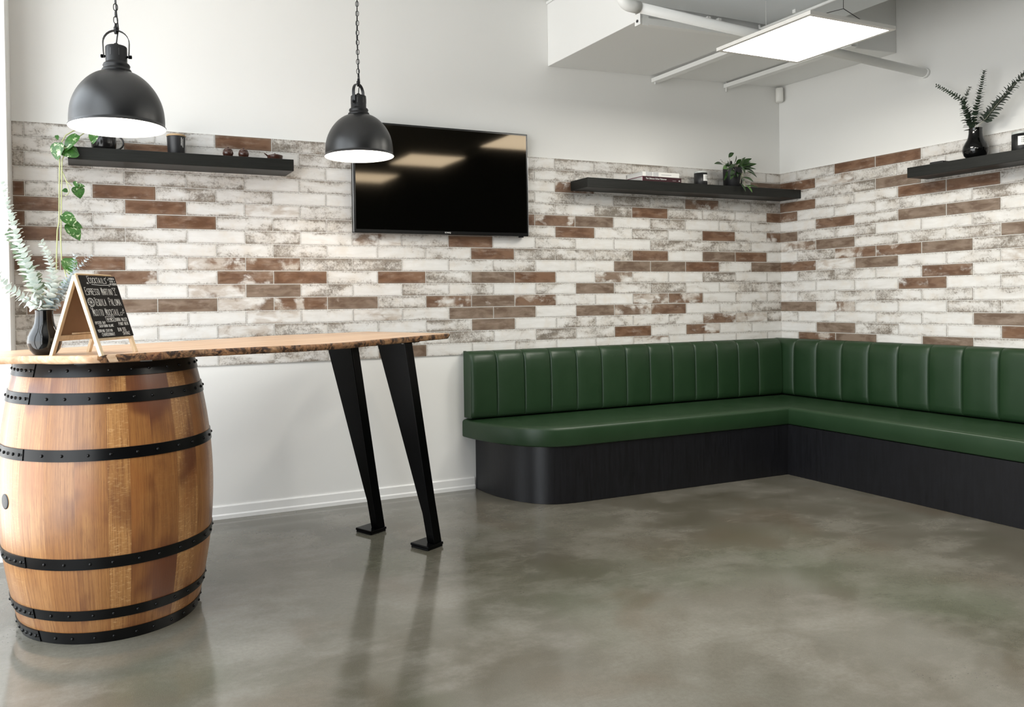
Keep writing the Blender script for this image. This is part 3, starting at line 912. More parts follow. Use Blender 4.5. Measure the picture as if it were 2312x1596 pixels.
for bx, bz, tx, tz, w, n_ in ((-5.022, 1.985, -5.028, 1.895, 0.068, (-0.5, -1, 0.2)), (-4.935, 2.028, -4.998, 1.935, 0.060, (-0.5, -1, 0.4)), (-4.935, 1.945, -5.012, 1.925, 0.075, (0.1, -1, 0.5)),
                              (-4.862, 2.045, -4.868, 1.985, 0.045, nf), (-5.03, 2.02, -5.024, 1.995, 0.02, nf),
                              (-4.945, 1.775, -4.93, 1.715, 0.062, (0.3, -1, -0.3)), (-4.95, 1.78, -4.905, 1.775, 0.030, (0.1, -1, 0.8)), (-4.955, 1.80, -4.94, 1.765, 0.02, nf), (-4.985, 1.755, -5.012, 1.748, 0.024, nf),
                              (-5.01, 1.640, -4.945, 1.575, 0.062, (-0.2, -1, 0.5)), (-4.985, 1.595, -4.935, 1.510, 0.072, (0.2, -1, 0.2)), (-4.99, 1.605, -4.92, 1.57, 0.045, (0.3, -1, 0.6)),
                              (-4.985, 1.425, -4.985, 1.345, 0.074, (0.1, -1, 0.3)), (-4.978, 1.338, -4.955, 1.318, 0.020, nf), (-5.02, 1.31, -4.985, 1.27, 0.04, nf)):
    leaf(b, (bx, -0.232, bz), (tx, -0.240, tz), n_, w, HEART, 0.2, 0.06)
b.build('foliage', M['leaf_pothos'], t)

# eucalyptus: paired round leaves along a stem
def eucalyptus(path, label, mat, size, step, grp, start=0.25, rng=None, shape=DISC, aspect=0.8):
    rng = rng or random.Random(3)
    t = thing('eucalyptus_stem', path[0], label, 'eucalyptus stem', grp)
    C = catmull(path)
    b = MB(); n = len(C)
    b.tube(C, [0.0022*(1-0.6*i/n) for i in range(n)], 6); b.build('stem', M['stem_wood'], t)
    b = MB()
    acc = 0; total = sum((C[i+1]-C[i]).length for i in range(n-1)); s = 0; k = 0; nxt = start*total
    for i in range(n-1):
        seg = (C[i+1]-C[i]); L = seg.length
        while nxt <= s + L and nxt < total:
            p = C[i] + seg*((nxt-s)/L); d = seg.normalized()
            f = nxt/total
            w = size*(1.0 - 0.62*max(0, (f-0.35)/0.65))
            a0 = (PI/2 if k % 2 else 0) + rng.uniform(-0.35, 0.35)
            ref = Vector((0.35, -0.9, 0.1)); ref = (ref - d*ref.dot(d)).normalized(); oth = d.cross(ref)
            for sg in (0, PI):
                a = a0 + sg
                r = ref*math.cos(a) + oth*math.sin(a)
                dr = (r + d*rng.uniform(0.15, 0.55)).normalized()
                ln = w*rng.uniform(0.85, 1.1)
                leaf(b, p + dr*0.002, p + dr*(0.002+ln), d + r*rng.uniform(-0.5, 0.2), ln*aspect*rng.uniform(0.85, 1.05), shape, 0.12, 0.05, 7)
            nxt += step*(1.0 - 0.45*f)*rng.uniform(0.85, 1.15); k += 1
        s += L
    b.build('foliage', mat, t)
    return t

def vase(c, sc, label):
    t = thing('vase', c, label, 'vase', 'black bottle vases')
    prof = [(0.001, 0.0), (0.034, 0.0), (0.044, 0.004), (0.058, 0.022), (0.0645, 0.042), (0.066, 0.055), (0.063, 0.075), (0.054, 0.095), (0.044, 0.112), (0.0375, 0.130), (0.0345, 0.150), (0.0335, 0.172), (0.0345, 0.178), (0.0345, 0.181), (0.0325, 0.181), (0.031, 0.170), (0.033, 0.14), (0.05, 0.08), (0.001, 0.02)]
    b = MB(); b.lathe([(r*sc, z*sc) for r, z in prof], c, 56); b.build('body', M['vase'], t)
    return t

# ---- things on the corner shelf
def book(name_label, x0, x1, y0, y1, z0, z1, covers, pages, grp):
    t = thing('book', ((x0+x1)/2, (y0+y1)/2, z0), name_label, 'book', grp)
    b = MB()
    ct = 0.0028
    b.box(x0, x1, y0, y1, z0, z0+ct); b.box(x0, x1, y0, y1, z1-ct, z1); b.box(x0, x1, y0, y0+ct, z0+ct, z1-ct)
    b.build('cover', covers, t, bevel=0.0008)
    b = MB(); b.box(x0+0.004, x1-0.004, y0+ct, y1-0.004, z0+ct, z1-ct); b.build('pages', pages, t)
    return t
t = book('maroon book lying under the pale book on the corner shelf', -1.458, -1.128, -0.185, -0.02, Zs1, Zs1+0.033, [M['magenta']], M['paper'], 'books on the corner shelf')
b = MB(); b.box(-1.456, -1.1285, -0.1862, -0.1848, Zs1+0.0005, Zs1+0.0325); b.build('spine', M['maroon'], t)
text_obj('title', 'The Ultimate Urban Makeover', M['white_print'], t, 0.0165, Matrix.Translation((-1.345, -0.1868, Zs1+0.0185)) @ FACE_Y, 0.86)
b = MB(); b.box(-1.152, -1.140, -0.1868, -0.1860, Zs1+0.009, Zs1+0.016); b.box(-1.205, -1.175, -0.1868, -0.1860, Zs1+0.011, Zs1+0.0125); b.build('publisher_mark', M['greycover'], t)
z = Zs1+0.0335
t = book('pale grey and white book lying on the maroon book', -1.458, -1.145, -0.185, -0.004-0.01, z, z+0.031, [M['whitecover']], M['paper'], 'books on the corner shelf')
b = MB()
b.box(-1.432, -1.378, -0.1862, -0.1848, z+0.001, z+0.030); b.box(-1.370, -1.325, -0.1862, -0.1848, z+0.001, z+0.030)
b.build('spine_picture', M['greycover'], t)
b = MB(); b.box(-1.300, -1.215, -0.1860, -0.1848, z+0.012, z+0.0175); b.build('spine_title', M['greycover'], t)

def candle(c, r, h, label, ang, lab_z0, lab_z1, grp='black candle jars on the shelves'):
    t = thing('candle_jar', c, label, 'candle', grp)
    b = MB(); b.lathe([(0.001, 0), (r-0.003, 0), (r, 0.003), (r, h*0.88), (r-0.002, h*0.88), (r-0.0025, h*0.80), (0.001, h*0.80)], c, 40); b.build('jar', M['cup'], t)
    b = MB(); b.lathe([(r-0.0015, h*0.875), (r-0.0005, h*0.88), (r-0.0005, h*0.985), (r-0.0015, h), (r-0.0030, h*0.99), (r-0.0030, h*0.875)], c, 40); b.build('glass_rim', M['glass_rim'], t)
    b = MB()
    n = 14; half = math.radians(48)
    rings = []
    for i in range(n+1):
        a = ang - half + 2*half*i/n
        rings.append([(c[0]+(r+0.0006)*math.cos(a), c[1]+(r+0.0006)*math.sin(a), c[2]+z) for z in (lab_z0, lab_z1)])
    R = [[b.v(p) for p in q] for q in rings]
    for p, q in zip(R, R[1:]): b.face([p[0], q[0], q[1], p[1]], True)
    b.build('label_sticker', M['label'], t)
    b = MB()
    rng = random.Random(5)
    for row in range(3):
        z = lab_z1 - (lab_z1-lab_z0)*(0.28+0.2*row)
        a = ang - half*0.6
        while a < ang + half*0.6:
            w = rng.uniform(0.03, 0.07)
            m = Matrix.Translation(c) @ Matrix.Rotation(a+w/2, 4, 'Z')
            b.box(r+0.0007, r+0.0011, -w*r/2, w*r/2, z, z+(lab_z1-lab_z0)*0.09, m)
            a += w + rng.uniform(0.03, 0.09)
    b.build('print', M['ink'], t)
    return t
candle((-0.895, -0.12, Zs1), 0.045, 0.100, 'black candle jar between the books and the dark leafy plant', math.radians(-62), 0.030, 0.075)

t = thing('potted_plant', (-0.585, -0.115, Zs1), 'dark leafy plant in a black pot on the corner shelf', 'potted plant')
PC = Vector((-0.585, -0.108, Zs1))
b = MB(); b.lathe([(0.001, 0), (0.060, 0), (0.064, 0.003), (0.066, 0.140), (0.066, 0.143), (0.062, 0.143), (0.060, 0.125), (0.001, 0.125)], PC, 48); b.build('pot', M['pot'], t)
b = MB(); b.lathe([(0.001, 0.130), (0.061, 0.127)], PC, 32); b.build('soil', M['soil'], t)
# tips in the plane of the shelf front: (dx, dz, dy) from the middle of the pot rim
RIM = PC + Vector((0, 0, 0.14))
stems = [((-0.05, 0.10), (-0.065, 0.075, -0.03), 0.034), ((0.14, 0.075), (0.06, 0.03, 0.0), 0.030), ((0.145, 0.03), (0.075, 0.005, -0.03), 0.030),
         ((-0.15, 0.05), (-0.10, 0.045, 0.0), 0.012), ((-0.235, 0.012), (-0.11, 0.020, -0.02), 0.026), ((-0.205, -0.03), (-0.105, -0.010, -0.06), 0.036),
         ((-0.165, -0.105), (-0.10, -0.03, -0.05), 0.016), ((0.125, -0.04), (0.07, 0.0, -0.04), 0.028), ((0.115, -0.075), (0.07, -0.02, -0.06), 0.026),
         ((-0.02, 0.085), (-0.01, 0.03, -0.02), 0.026), ((0.01, 0.06), (0.0, 0.0, -0.05), 0.030), ((-0.02, -0.06), (-0.015, 0.02, -0.08), 0.026),
         ((-0.12, -0.02), (-0.03, 0.02, -0.05), 0.024), ((-0.145, 0.0), (-0.06, 0.012, -0.03), 0.020), ((-0.15, -0.075), (-0.06, -0.02, -0.07), 0.028), ((-0.13, -0.10), (-0.07, -0.04, -0.07), 0.024),
         ((0.05, -0.115), (0.0, -0.075, -0.10), 0.034), ((-0.065, -0.115), (-0.01, -0.085, -0.10), 0.026), ((-0.02, -0.185), (-0.035, -0.12, -0.105), 0.022), ((0.03, -0.19), (0.015, -0.13, -0.105), 0.024), ((0.085, -0.155), (0.02, -0.135, -0.10), 0.018),
         ((0.04, 0.045), (0.0, -0.01, 0.02), 0.026), ((0.085, 0.05), (0.03, 0.02, 0.02), 0.022), ((-0.08, 0.05), (-0.03, 0.02, 0.02), 0.018)]
rl = random.Random(12)
for _ in range(26):
    a_ = rl.uniform(0, 2*PI); e_ = rl.uniform(0.05, 0.13)
    stems.append(((math.cos(a_)*e_*1.1 - 0.01, math.sin(a_)*e_*0.75 - 0.005), (math.cos(a_)*0.035, math.sin(a_)*0.03, rl.uniform(-0.06, 0.02)), rl.uniform(0.016, 0.026)))
b = MB(); s_ = MB()
for k, ((tx, tz), (bx, bz, by), w) in enumerate(stems):
    base = RIM + Vector((bx, by, bz)); tip = RIM + Vector((tx, by - 0.035 - 0.01*(k % 3), tz))
    root = RIM + Vector((bx*0.15, -0.01, -0.01))
    if bz < -0.05: root = RIM + Vector((0.005, -0.085, -0.04))
    b.mi = 1 if k in (5, 19) else 0
    leaf(b, base, tip, (0.1, -0.8, 0.6), w*1.12, LANCE, 0.25, 0.06, 8)
    s_.tube([root, (root+base)/2 + Vector((0, 0, 0.012)), base], 0.0016, 6)
s_.tube([RIM + Vector((0.02, -0.03, 0.0)), RIM + Vector((0.025, -0.075, -0.02)), RIM + Vector((0.0, -0.10, -0.09)), RIM + Vector((0.01, -0.105, -0.14))], 0.0022, 6)
s_.build('stem', M['stem_wood'], t)
b.build('foliage', [M['leaf_dark'], M['leaf_mid']], t)

# ---- things on the right shelf
V2 = Vector((-0.105, -1.502, Zs1))
vase(V2, 1.0, 'black bottle vase on the right wall shelf holding dark eucalyptus')
top2 = V2 + Vector((0, 0, 0.155))
g2 = 'dark eucalyptus stems in the shelf vase'
def st(*pts): return [V2 + Vector((-0.0, 0.0, 0.06))] + [V2 + Vector((dx, dy, dz)) for dx, dy, dz in pts]
# dy: negative runs to the right in the photo
eucalyptus(st((0.0, 0.012, 0.175), (0.0, 0.035, 0.26), (-0.01, 0.055, 0.33), (-0.01, 0.085, 0.375), (-0.005, 0.225, 0.49)), 'slim eucalyptus stem in the shelf vase bending out over the wall corner', M['leaf_euc_dark'], 0.026, 0.013, g2, 0.3, random.Random(21))
eucalyptus(st((-0.01, 0.012, 0.175), (-0.02, 0.035, 0.26), (-0.03, 0.045, 0.34), (-0.03, 0.012, 0.42)), 'short upright eucalyptus stem in the shelf vase', M['leaf_euc_dark'], 0.040, 0.0100, g2, 0.3, random.Random(22))
eucalyptus(st((-0.01, -0.008, 0.175), (-0.02, -0.012, 0.26), (-0.02, -0.035, 0.36), (-0.02, -0.062, 0.50)), 'tallest upright eucalyptus stem in the shelf vase', M['leaf_euc_dark'], 0.040, 0.0100, g2, 0.3, random.Random(23))
eucalyptus(st((-0.005, -0.018, 0.178), (-0.02, -0.07, 0.22), (-0.03, -0.15, 0.30), (-0.03, -0.26, 0.405), (-0.03, -0.36, 0.47)), 'eucalyptus stem in the shelf vase leaning toward the candle jar', M['leaf_euc_dark'], 0.044, 0.0105, g2, 0.3, random.Random(24))
candle((-0.105, -1.755, Zs1), 0.052, 0.108, 'black candle jar on the right wall shelf beside the vase', math.radians(-128), 0.030, 0.080)
t = thing('coaster', (-0.12, -1.32, Zs1), 'small flat black coaster on the right wall shelf', 'coaster')
b = MB(); b.box(-0.175, -0.09, -1.355, -1.275, Zs1, Zs1+0.014); b.build('slab', M['cup'], t, bevel=0.003)

# ------------------------------------------------------------------ wine barrel
BX, BY, BH = -4.848, -1.13, 0.985
def br(z):
    u = (z - BH/2)/(BH/2)
    return 0.392 - 0.068*abs(u)**2.0
t = thing('wine_barrel', (BX, BY, 0.0), 'varnished oak wine barrel with black hoops under the slab table', 'barrel')
rng = random.Random(4)
ws = [rng.uniform(0.7, 1.3) for _ in range(27)]; tot = sum(ws)
bm = bmesh.new()
uvl = bm.loops.layers.uv.new('UVMap'); sdl = bm.faces.layers.float.new('seed'); sml = bm.loops.layers.float_color.new('seamcol')
seam_l = bm.verts.layers.float.new('seam')
NZ = 44
a = 0.3
for w in ws:
    da = 2*PI*w/tot
    seed = rng.random()
    fr = [0.0, 0.010, 0.25, 0.5, 0.75, 0.990, 1.0]
    cols = []
    for f in fr:
        col = []
        for k in range(NZ+1):
            z = 0.004 + (BH-0.008)*k/NZ
            r = br(z)
            an = a + da*f
            v = bm.verts.new((r*math.cos(an), r*math.sin(an), z)); v[seam_l] = 1.0 if f in (0.0, 1.0) else 0.0
            col.append((v, an*0.37, z))
        cols.append(col)
    for c0, c1 in zip(cols, cols[1:]):
        for k in range(NZ):
            q = [c0[k], c1[k], c1[k+1], c0[k+1]]
            f = bm.faces.new([x[0] for x in q]); f.smooth = True; f[sdl] = seed
            for lp, x in zip(f.loops, q): lp[uvl].uv = (x[1], x[2])
    a += da
me = bpy.data.meshes.new('staves'); bm.to_mesh(me); bm.free(); me.materials.append(M['oak'])
o = bpy.data.objects.new('staves', me); COL.objects.link(o); o.parent = t
b = MB()
b.lathe([(0.001, 0.955), (0.300, 0.955)], (BX, BY, 0), 48); b.lathe([(0.001, 0.03), (0.300, 0.03)], (BX, BY, 0), 48)
b.lathe([(0.318, 0.004), (0.300, 0.004), (0.300, 0.981), (0.318, 0.981)], (BX, BY, 0), 64)
b.build('head', M['pine'], t)
for z0, z1 in ((0.0, 0.043), (0.090, 0.127), (0.278, 0.318), (0.654, 0.694), (0.846, 0.886), (0.940, 0.986)):
    b = MB()
    th = 0.0035
    prof = [(br(z0)-0.001, z0), (br(z0)+th, z0), (br((z0+z1)/2)+th, (z0+z1)/2), (br(z1)+th, z1), (br(z1)-0.002, z1)]
    b.lathe(prof, (BX, BY, 0), 96)
    zm = (z0+z1)/2
    n = 30
    for k in range(n):
        an = 2*PI*(k+0.4)/n + (0.02 if k % 2 else 0)
        r = br(zm) + th
        b.sphere((BX + r*math.cos(an), BY + r*math.sin(an), zm), 0.0058, 8, 6)
    # overlapping end of the strap with its doubled rivets
    for an0 in (math.radians(222),):
        rings = []
        for i in range(7):
            an = an0 - 0.36*i/6
            rings.append([(BX + (br(zz)+rr)*math.cos(an), BY + (br(zz)+rr)*math.sin(an), zz) for rr, zz in ((th-0.001, z0+0.0005), (th+0.0032, z0+0.0005), (th+0.0032, z1-0.0005), (th-0.001, z1-0.0005))])
        b.loft(rings, True, True, True, False)
        for i in range(4):
            an = an0 - 0.05 - 0.085*i; r = br(zm)+th+0.003
            b.sphere((BX + r*math.cos(an), BY + r*math.sin(an), zm), 0.0062, 8, 6)
    b.build('hoop', M['hoop'], t, autosmooth=50)
an = math.radians(206)
ax = Matrix.Translation((BX, BY, 0.50)) @ Matrix.Rotation(an, 4, 'Z') @ Matrix.Rotation(PI/2, 4, 'Y')
b = MB(); b.lathe([(0.027, 0.385), (0.027, 0.3932), (0.023, 0.3945), (0.001, 0.3945)], n=28, axis=ax); b.build('bung_hole_disc', M['pot'], t)  # solid dark disc on the staves; the hole's shade is its colour

# ------------------------------------------------------------------ slab table
TZ0, TZ1 = 0.995, 1.0215
AX, NX = Vector((0.905, 0.4255, 0)), Vector((-0.4255, 0.905, 0))
def an2(a, n, z): return AX*a + NX*n + Vector((0, 0, z))
near = [(-5.43, 1.02), (-5.38, 0.97), (-5.30, 0.912), (-5.239, 0.855), (-5.18, 0.765), (-5.116, 0.679), (-5.0, 0.652), (-4.87, 0.64), (-4.738, 0.631), (-4.64, 0.598), (-4.538, 0.571), (-4.42, 0.535), (-4.30, 0.508), (-4.19, 0.497), (-4.05, 0.506), (-3.90, 0.535), (-3.73, 0.568), (-3.55, 0.599), (-3.38, 0.632), (-3.215, 0.662)]
far = [(-3.197, 0.70), (-3.192, 0.95), (-3.190, 1.22), (-3.20, 1.296), (-3.443, 1.322), (-3.62, 1.37), (-3.784, 1.385), (-4.0, 1.36), (-4.169, 1.337), (-4.40, 1.315), (-4.657, 1.29), (-4.9, 1.285), (-5.126, 1.281), (-5.30, 1.25), (-5.42, 1.19)]
def refine(P, n, amp, seed):
    C = catmull([Vector((x, y, 0)) for x, y in P], n)
    r = random.Random(seed); out = []
    ph = [r.uniform(0, 6.28) for _ in range(4)]
    for i, p in enumerate(C):
        w = sum(math.sin(i*f + q) for f, q in zip((0.35, 0.8, 1.7, 2.9), ph))/4
        out.append((p.x, p.y + amp*w))
    return out
NE = refine(near, 8, 0.004, 5); FE = refine(far, 4, 0.004, 6)
outline = NE + FE
t = thing('slab_table', an2(-4.3, 0.95, TZ0), 'live edge timber slab bar table on a barrel and black steel legs', 'table')
b = MB()
r = random.Random(9)
top = [an2(x, y, TZ1) for x, y in outline]
cx_ = sum((p for p in top), Vector())/len(top)
insb = [r.uniform(0.000, 0.012) for _ in top]
bot = [Vector((p.x, p.y, TZ0)) + (Vector((cx_.x, cx_.y, TZ0)) - Vector((p.x, p.y, TZ0))).normalized()*0.02 for p in top]
inn = [Vector((p.x, p.y, TZ1)) + (Vector((cx_.x, cx_.y, TZ1)) - p).normalized()*0.004 for p in top]
vt = [b.v(p) for p in inn]; vb = [b.v(p) for p in bot]
b.face(vt); b.face(list(reversed(vb)))
for i in range(len(vt)):
    j = (i+1) % len(vt); b.face([vb[i], vb[j], vt[j], vt[i]])
b.build('tabletop', M['slab'], t)
b = MB()
n = len(top); K = 6
rings = []
for i, p in enumerate(top):
    inw = (Vector((cx_.x, cx_.y, 0)) - Vector((p.x, p.y, 0))).normalized()
    on_bark = i < len(NE)
    ring = [Vector((p.x, p.y, TZ1+0.0002)) + inw*0.005]
    for k in range(K):
        u = k/(K-1)
        bulge = 0.004*math.sin(PI*u) - 0.010*u*u + (r.uniform(-0.0035, 0.0035) if on_bark and 0 < k < K-1 else 0)
        ring.append(Vector((p.x, p.y, TZ1 - 0.0005 - (TZ1-TZ0)*u)) - inw*bulge)
    ring.append(Vector((p.x, p.y, TZ0-0.0002)) + inw*0.022)
    rings.append(ring)
VR_ = [[b.v(q) for q in rg] for rg in rings]
for i in range(n):
    j = (i+1) % n
    x = outline[i][0]
    sawn = i > len(NE) + 12*0 and i <= len(NE) + 14 or x < -5.09
    b.mi = 1 if (x < -5.12 + 0.10*r.random()) else 0
    for k in range(K+1):
        b.face([VR_[i][k], VR_[j][k], VR_[j][k+1], VR_[i][k+1]], True)
b.build('live_edge', [M['bark'], M['slab']], t)

def table_leg(foot_a, foot_n):
    """tapered folded steel leg; foot_a/foot_n place the near right corner of its base"""
    prof = []
    # (z, da, dn, width along n)
    st_ = [(0.022, 0.0, 0.0, 0.047), (0.16, -0.010, 0.017, 0.050), (0.22, -0.0145, 0.025, 0.060), (TZ0-0.004, -0.066, 0.115, 0.19)]
    b = MB()
    rings = []
    for z, da, dn, w in st_:
        a1 = foot_a + da; a0 = a1 - 0.055; n0 = foot_n + dn; n1 = n0 + w
        rings.append([an2(a0, n0, z), an2(a1, n0, z), an2(a1, n1, z), an2(a0, n1, z)])
    b.loft(rings, True, True, True, False)
    lg = b.build('leg', M['black_gloss'], t, bevel=0.003)
    b = MB()
    # folded flange line standing proud of the leg
    rg = []
    for z, da, dn, w in st_:
        a1 = foot_a + da; a0 = a1 - 0.055; n0 = foot_n + dn
        rg.append([an2(a0-0.003, n0-0.003, z), an2(a0+0.006, n0-0.003, z), an2(a0+0.006, n0+0.004, z), an2(a0-0.003, n0+0.004, z)])
    b.loft(rg, True, True, True, False)
    b.build('fold_edge', M['black_gloss'], lg, bevel=0.002)
    b = MB()
    for z0, z1, e in ((0.0, 0.008, 0.0), (0.009, 0.022, 0.002)):
        P = [an2(foot_a-0.107-e, foot_n-0.004-e, z0), an2(foot_a+0.003+e, foot_n-0.004-e, z0), an2(foot_a+0.003+e, foot_n+0.106+e, z0), an2(foot_a-0.107-e, foot_n+0.106+e, z0)]
        b.hexa(P + [p + Vector((0, 0, z1-z0)) for p in P])
    b.build('foot_plate', M['black_gloss'], lg, bevel=0.003)
    b = MB()
    zt = TZ0-0.006
    P = [an2(foot_a-0.16, foot_n+0.10, zt), an2(foot_a-0.03, foot_n+0.10, zt), an2(foot_a-0.03, foot_n+0.33, zt), an2(foot_a-0.16, foot_n+0.33, zt)]
    b.hexa(P + [p + Vector((0, 0, 0.006)) for p in P])
    b.build('top_plate', M['black_gloss'], lg)
    b = MB()
    for da, dn in ((-0.135, 0.115), (-0.05, 0.115)):
        b.lathe([(0.006, -0.004), (0.006, 0.0)], an2(foot_a+da, foot_n+dn, zt), 12, cap0=True)
    b.build('bolt', M['chrome'], lg)
table_leg(-3.448, 0.537)
table_leg(-3.436, 0.930)
for dx, dy in ((-0.1, -0.315), (0.12, -0.30), (0.0, 0.3)):
    b = MB(); b.box(BX+dx-0.02, BX+dx+0.02, BY+dy-0.012, BY+dy+0.012, BH+0.001, TZ0)
    b.build('riser', M['chrome'], t)

# ------------------------------------------------------------------ vase with eucalyptus on the table
V1 = Vector((-5.060, -1.405, TZ1))
vase(V1, 0.855, 'black bottle vase on the slab table holding pale eucalyptus')
R1, F1 = Vector((0.9165, -0.3997, 0)), Vector((0.3996, 0.9166, 0))
def pt(px, py, d=0.0):
    """offset from the vase foot: across the view, up, and in depth (metres)"""
    dep = 2.76 + d
    return V1 + R1*((px-93)*dep/1785.0) + F1*d + Vector((0, 0, (801-py)*dep/1785.0 + 0.0))
g1 = 'pale eucalyptus stems in the table vase'
base = [V1 + Vector((0, 0, 0.03)), V1 + Vector((0, 0, 0.150))]
eucalyptus(base + [pt(83, 672), pt(66, 625), pt(48, 575), pt(30, 520), pt(14, 465), pt(4, 415)], 'tall eucalyptus stem in the table vase rising beside the white pier', M['leaf_euc_lit'], 0.040, 0.0120, g1, 0.27, random.Random(31), aspect=0.95)
eucalyptus(base + [pt(72, 668, 0.05), pt(45, 630, 0.08), pt(22, 598, 0.10), pt(0, 565, 0.12), pt(-25, 530, 0.14)], 'deep green eucalyptus stem in the table vase behind the tall pale one', M['leaf_euc_green'], 0.040, 0.0125, g1, 0.42, random.Random(32), aspect=0.95)
eucalyptus(base + [pt(80, 685, -0.03), pt(60, 668, -0.05), pt(36, 648, -0.06), pt(14, 622, -0.07), pt(-15, 592, -0.08)], 'lowest eucalyptus stem in the table vase arching over the table end', M['leaf_euc_lit'], 0.036, 0.0120, g1, 0.40, random.Random(33), aspect=0.9)
eucalyptus(base + [pt(102, 680), pt(107, 650, 0.02), pt(106, 620, 0.03), pt(99, 590, 0.03), pt(88, 562, 0.03), pt(80, 546, 0.03)], 'upright eucalyptus stem in the middle of the table vase', M['leaf_euc_lit'], 0.040, 0.0110, g1, 0.30, random.Random(34), aspect=0.85)
eucalyptus(base + [pt(110, 678, 0.03), pt(124, 650, 0.06), pt(138, 622, 0.08), pt(155, 600, 0.09), pt(173, 583, 0.10)], 'bluish eucalyptus stem in the table vase beside the chalkboard', M['leaf_euc_blue'], 0.030, 0.009, g1, 0.36, random.Random(35), aspect=0.7)
eucalyptus(base + [pt(108, 676, 0.06), pt(117, 645, 0.10), pt(126, 612, 0.12), pt(129, 580, 0.12)], 'short bluish eucalyptus stem in the table vase behind the upright one', M['leaf_euc_blue'], 0.032, 0.010, g1, 0.36, random.Random(36), aspect=0.7)

# ------------------------------------------------------------------ chalkboard
SCX, SCY, SA, SW, SD, SH = -4.900, -1.458, 0.931, 0.2126, 0.2043, 0.273
U = Vector((math.cos(SA), math.sin(SA), 0)); Vv = Vector((-math.sin(SA), math.cos(SA), 0)); C0 = Vector((SCX, SCY, TZ1))
t = thing('chalkboard_sign', C0, 'small wooden easel chalkboard with drinks menu on the slab table', 'chalkboard')
def panel_frame(side):
    """side -1: front panel with the menu, +1: rear panel. p across, q up the slope, o outward"""
    foot = C0 + Vv*(side*SD/2); apex = C0 + Vector((0, 0, SH)) + Vv*(side*0.006)
    Q = (apex - foot); L = Q.length; Q.normalize()
    O = U.cross(Q)*(-side) ; O = O if (O.dot(Vv)*side) > 0 else -O
    return foot, Q, O, L
for side, nm in ((-1, 'front_frame'), (1, 'rear_frame')):
    foot, Q, O, L = panel_frame(side)
    mx = Matrix(((U.x, Q.x, O.x, foot.x), (U.y, Q.y, O.y, foot.y), (U.z, Q.z, O.z, foot.z), (0, 0, 0, 1)))
    b = MB()
    w = 0.016; th = 0.012
    for s in (-1, 1):
        b.box(s*SW/2 - (w if s > 0 else 0), s*SW/2 + (0 if s > 0 else w), 0.0005, L, -th, 0.0, mx)
    b.box(-SW/2+w, SW/2-w, 0.055, 0.075, -th, -0.001, mx)
    b.box(-SW/2+w, SW/2-w, L-0.018, L, -th, -0.001, mx)
    b.build(nm, M['pine'], t, bevel=0.0012)
    b = MB()
    if side < 0:
        b.box(-SW/2+0.0125, SW/2+0.0005, 0.062, L-0.002, 0.0002, 0.0032, mx)
        b.build('blackboard', M['board'], t)
        MX = mx; LQ = L
        b = MB(); b.box(-SW/2+w, SW/2-w, 0.07, L-0.018, -0.007, -0.004, mx)
        b.build('backing', M['hardboard'], t)
    else:
        b.box(-SW/2+w, SW/2-w, 0.074, L-0.018, -0.008, -0.004, mx)
        b.build('rear_panel', M['hardboard'], t)
b = MB()
hp = C0 + Vector((0, 0, SH+0.002))
b.tube([hp - U*SW*0.46, hp + U*SW*0.46], 0.004, 8)
b.build('hinge', M['bamboo'], t)
# chalk lettering drawn with strokes
GL = {
'A': [[(0,0),(.5,1),(1,0)],[(.2,.36),(.8,.36)]], 'B': [[(0,0),(0,1),(.7,1),(.9,.78),(.7,.54),(0,.54)],[(.7,.54),(1,.28),(.75,0),(0,0)]],
'C': [[(1,.85),(.6,1),(.2,.9),(0,.5),(.2,.1),(.6,0),(1,.15)]], 'D': [[(0,0),(0,1),(.55,1),(1,.6),(1,.4),(.55,0),(0,0)]],
'E': [[(1,1),(0,1),(0,0),(1,0)],[(0,.52),(.8,.52)]], 'G': [[(1,.85),(.6,1),(.2,.9),(0,.5),(.2,.1),(.6,0),(1,.2),(1,.48),(.6,.48)]],
'H': [[(0,0),(0,1)],[(1,0),(1,1)],[(0,.5),(1,.5)]], 'I': [[(.5,0),(.5,1)]], 'J': [[(.2,1),(1,1)],[(.7,1),(.7,.2),(.4,0),(0,.2)]],
'K': [[(0,0),(0,1)],[(1,1),(0,.45),(1,0)]], 'L': [[(0,1),(0,0),(1,0)]], 'M': [[(0,0),(.1,1),(.5,.3),(.9,1),(1,0)]], 'N': [[(0,0),(0,1),(1,0),(1,1)]],
'O': [[(.5,1),(.15,.85),(0,.5),(.15,.15),(.5,0),(.85,.15),(1,.5),(.85,.85),(.5,1)]], 'P': [[(0,0),(0,1),(.75,1),(1,.78),(.75,.5),(0,.5)]],
'Q': [[(.5,1),(.15,.85),(0,.5),(.15,.15),(.5,0),(.85,.15),(1,.5),(.85,.85),(.5,1)],[(.6,.3),(1,-.05)]], 'R': [[(0,0),(0,1),(.75,1),(1,.78),(.75,.5),(0,.5)],[(.5,.5),(1,0)]],
'S': [[(1,.88),(.6,1),(.15,.9),(.05,.7),(.5,.52),(.95,.35),(.9,.1),(.45,0),(0,.12)]], 'T': [[(0,1),(1,1)],[(.5,1),(.5,0)]],
'U': [[(0,1),(0,.25),(.3,0),(.7,0),(1,.25),(1,1)]], 'V': [[(0,1),(.5,0),(1,1)]], 'W': [[(0,1),(.25,0),(.5,.7),(.75,0),(1,1)]],
'X': [[(0,0),(1,1)],[(0,1),(1,0)]], 'Y': [[(0,1),(.5,.5),(1,1)],[(.5,.5),(.5,0)]], 'Z': [[(0,1),(1,1),(0,0),(1,0)]],
'5': [[(1,1),(.1,1),(0,.55),(.6,.6),(1,.35),(.8,.05),(.4,0),(0,.1)]], '+': [[(.5,.2),(.5,.8)],[(.15,.5),(.85,.5)]], ' ': []}
cb = MB()
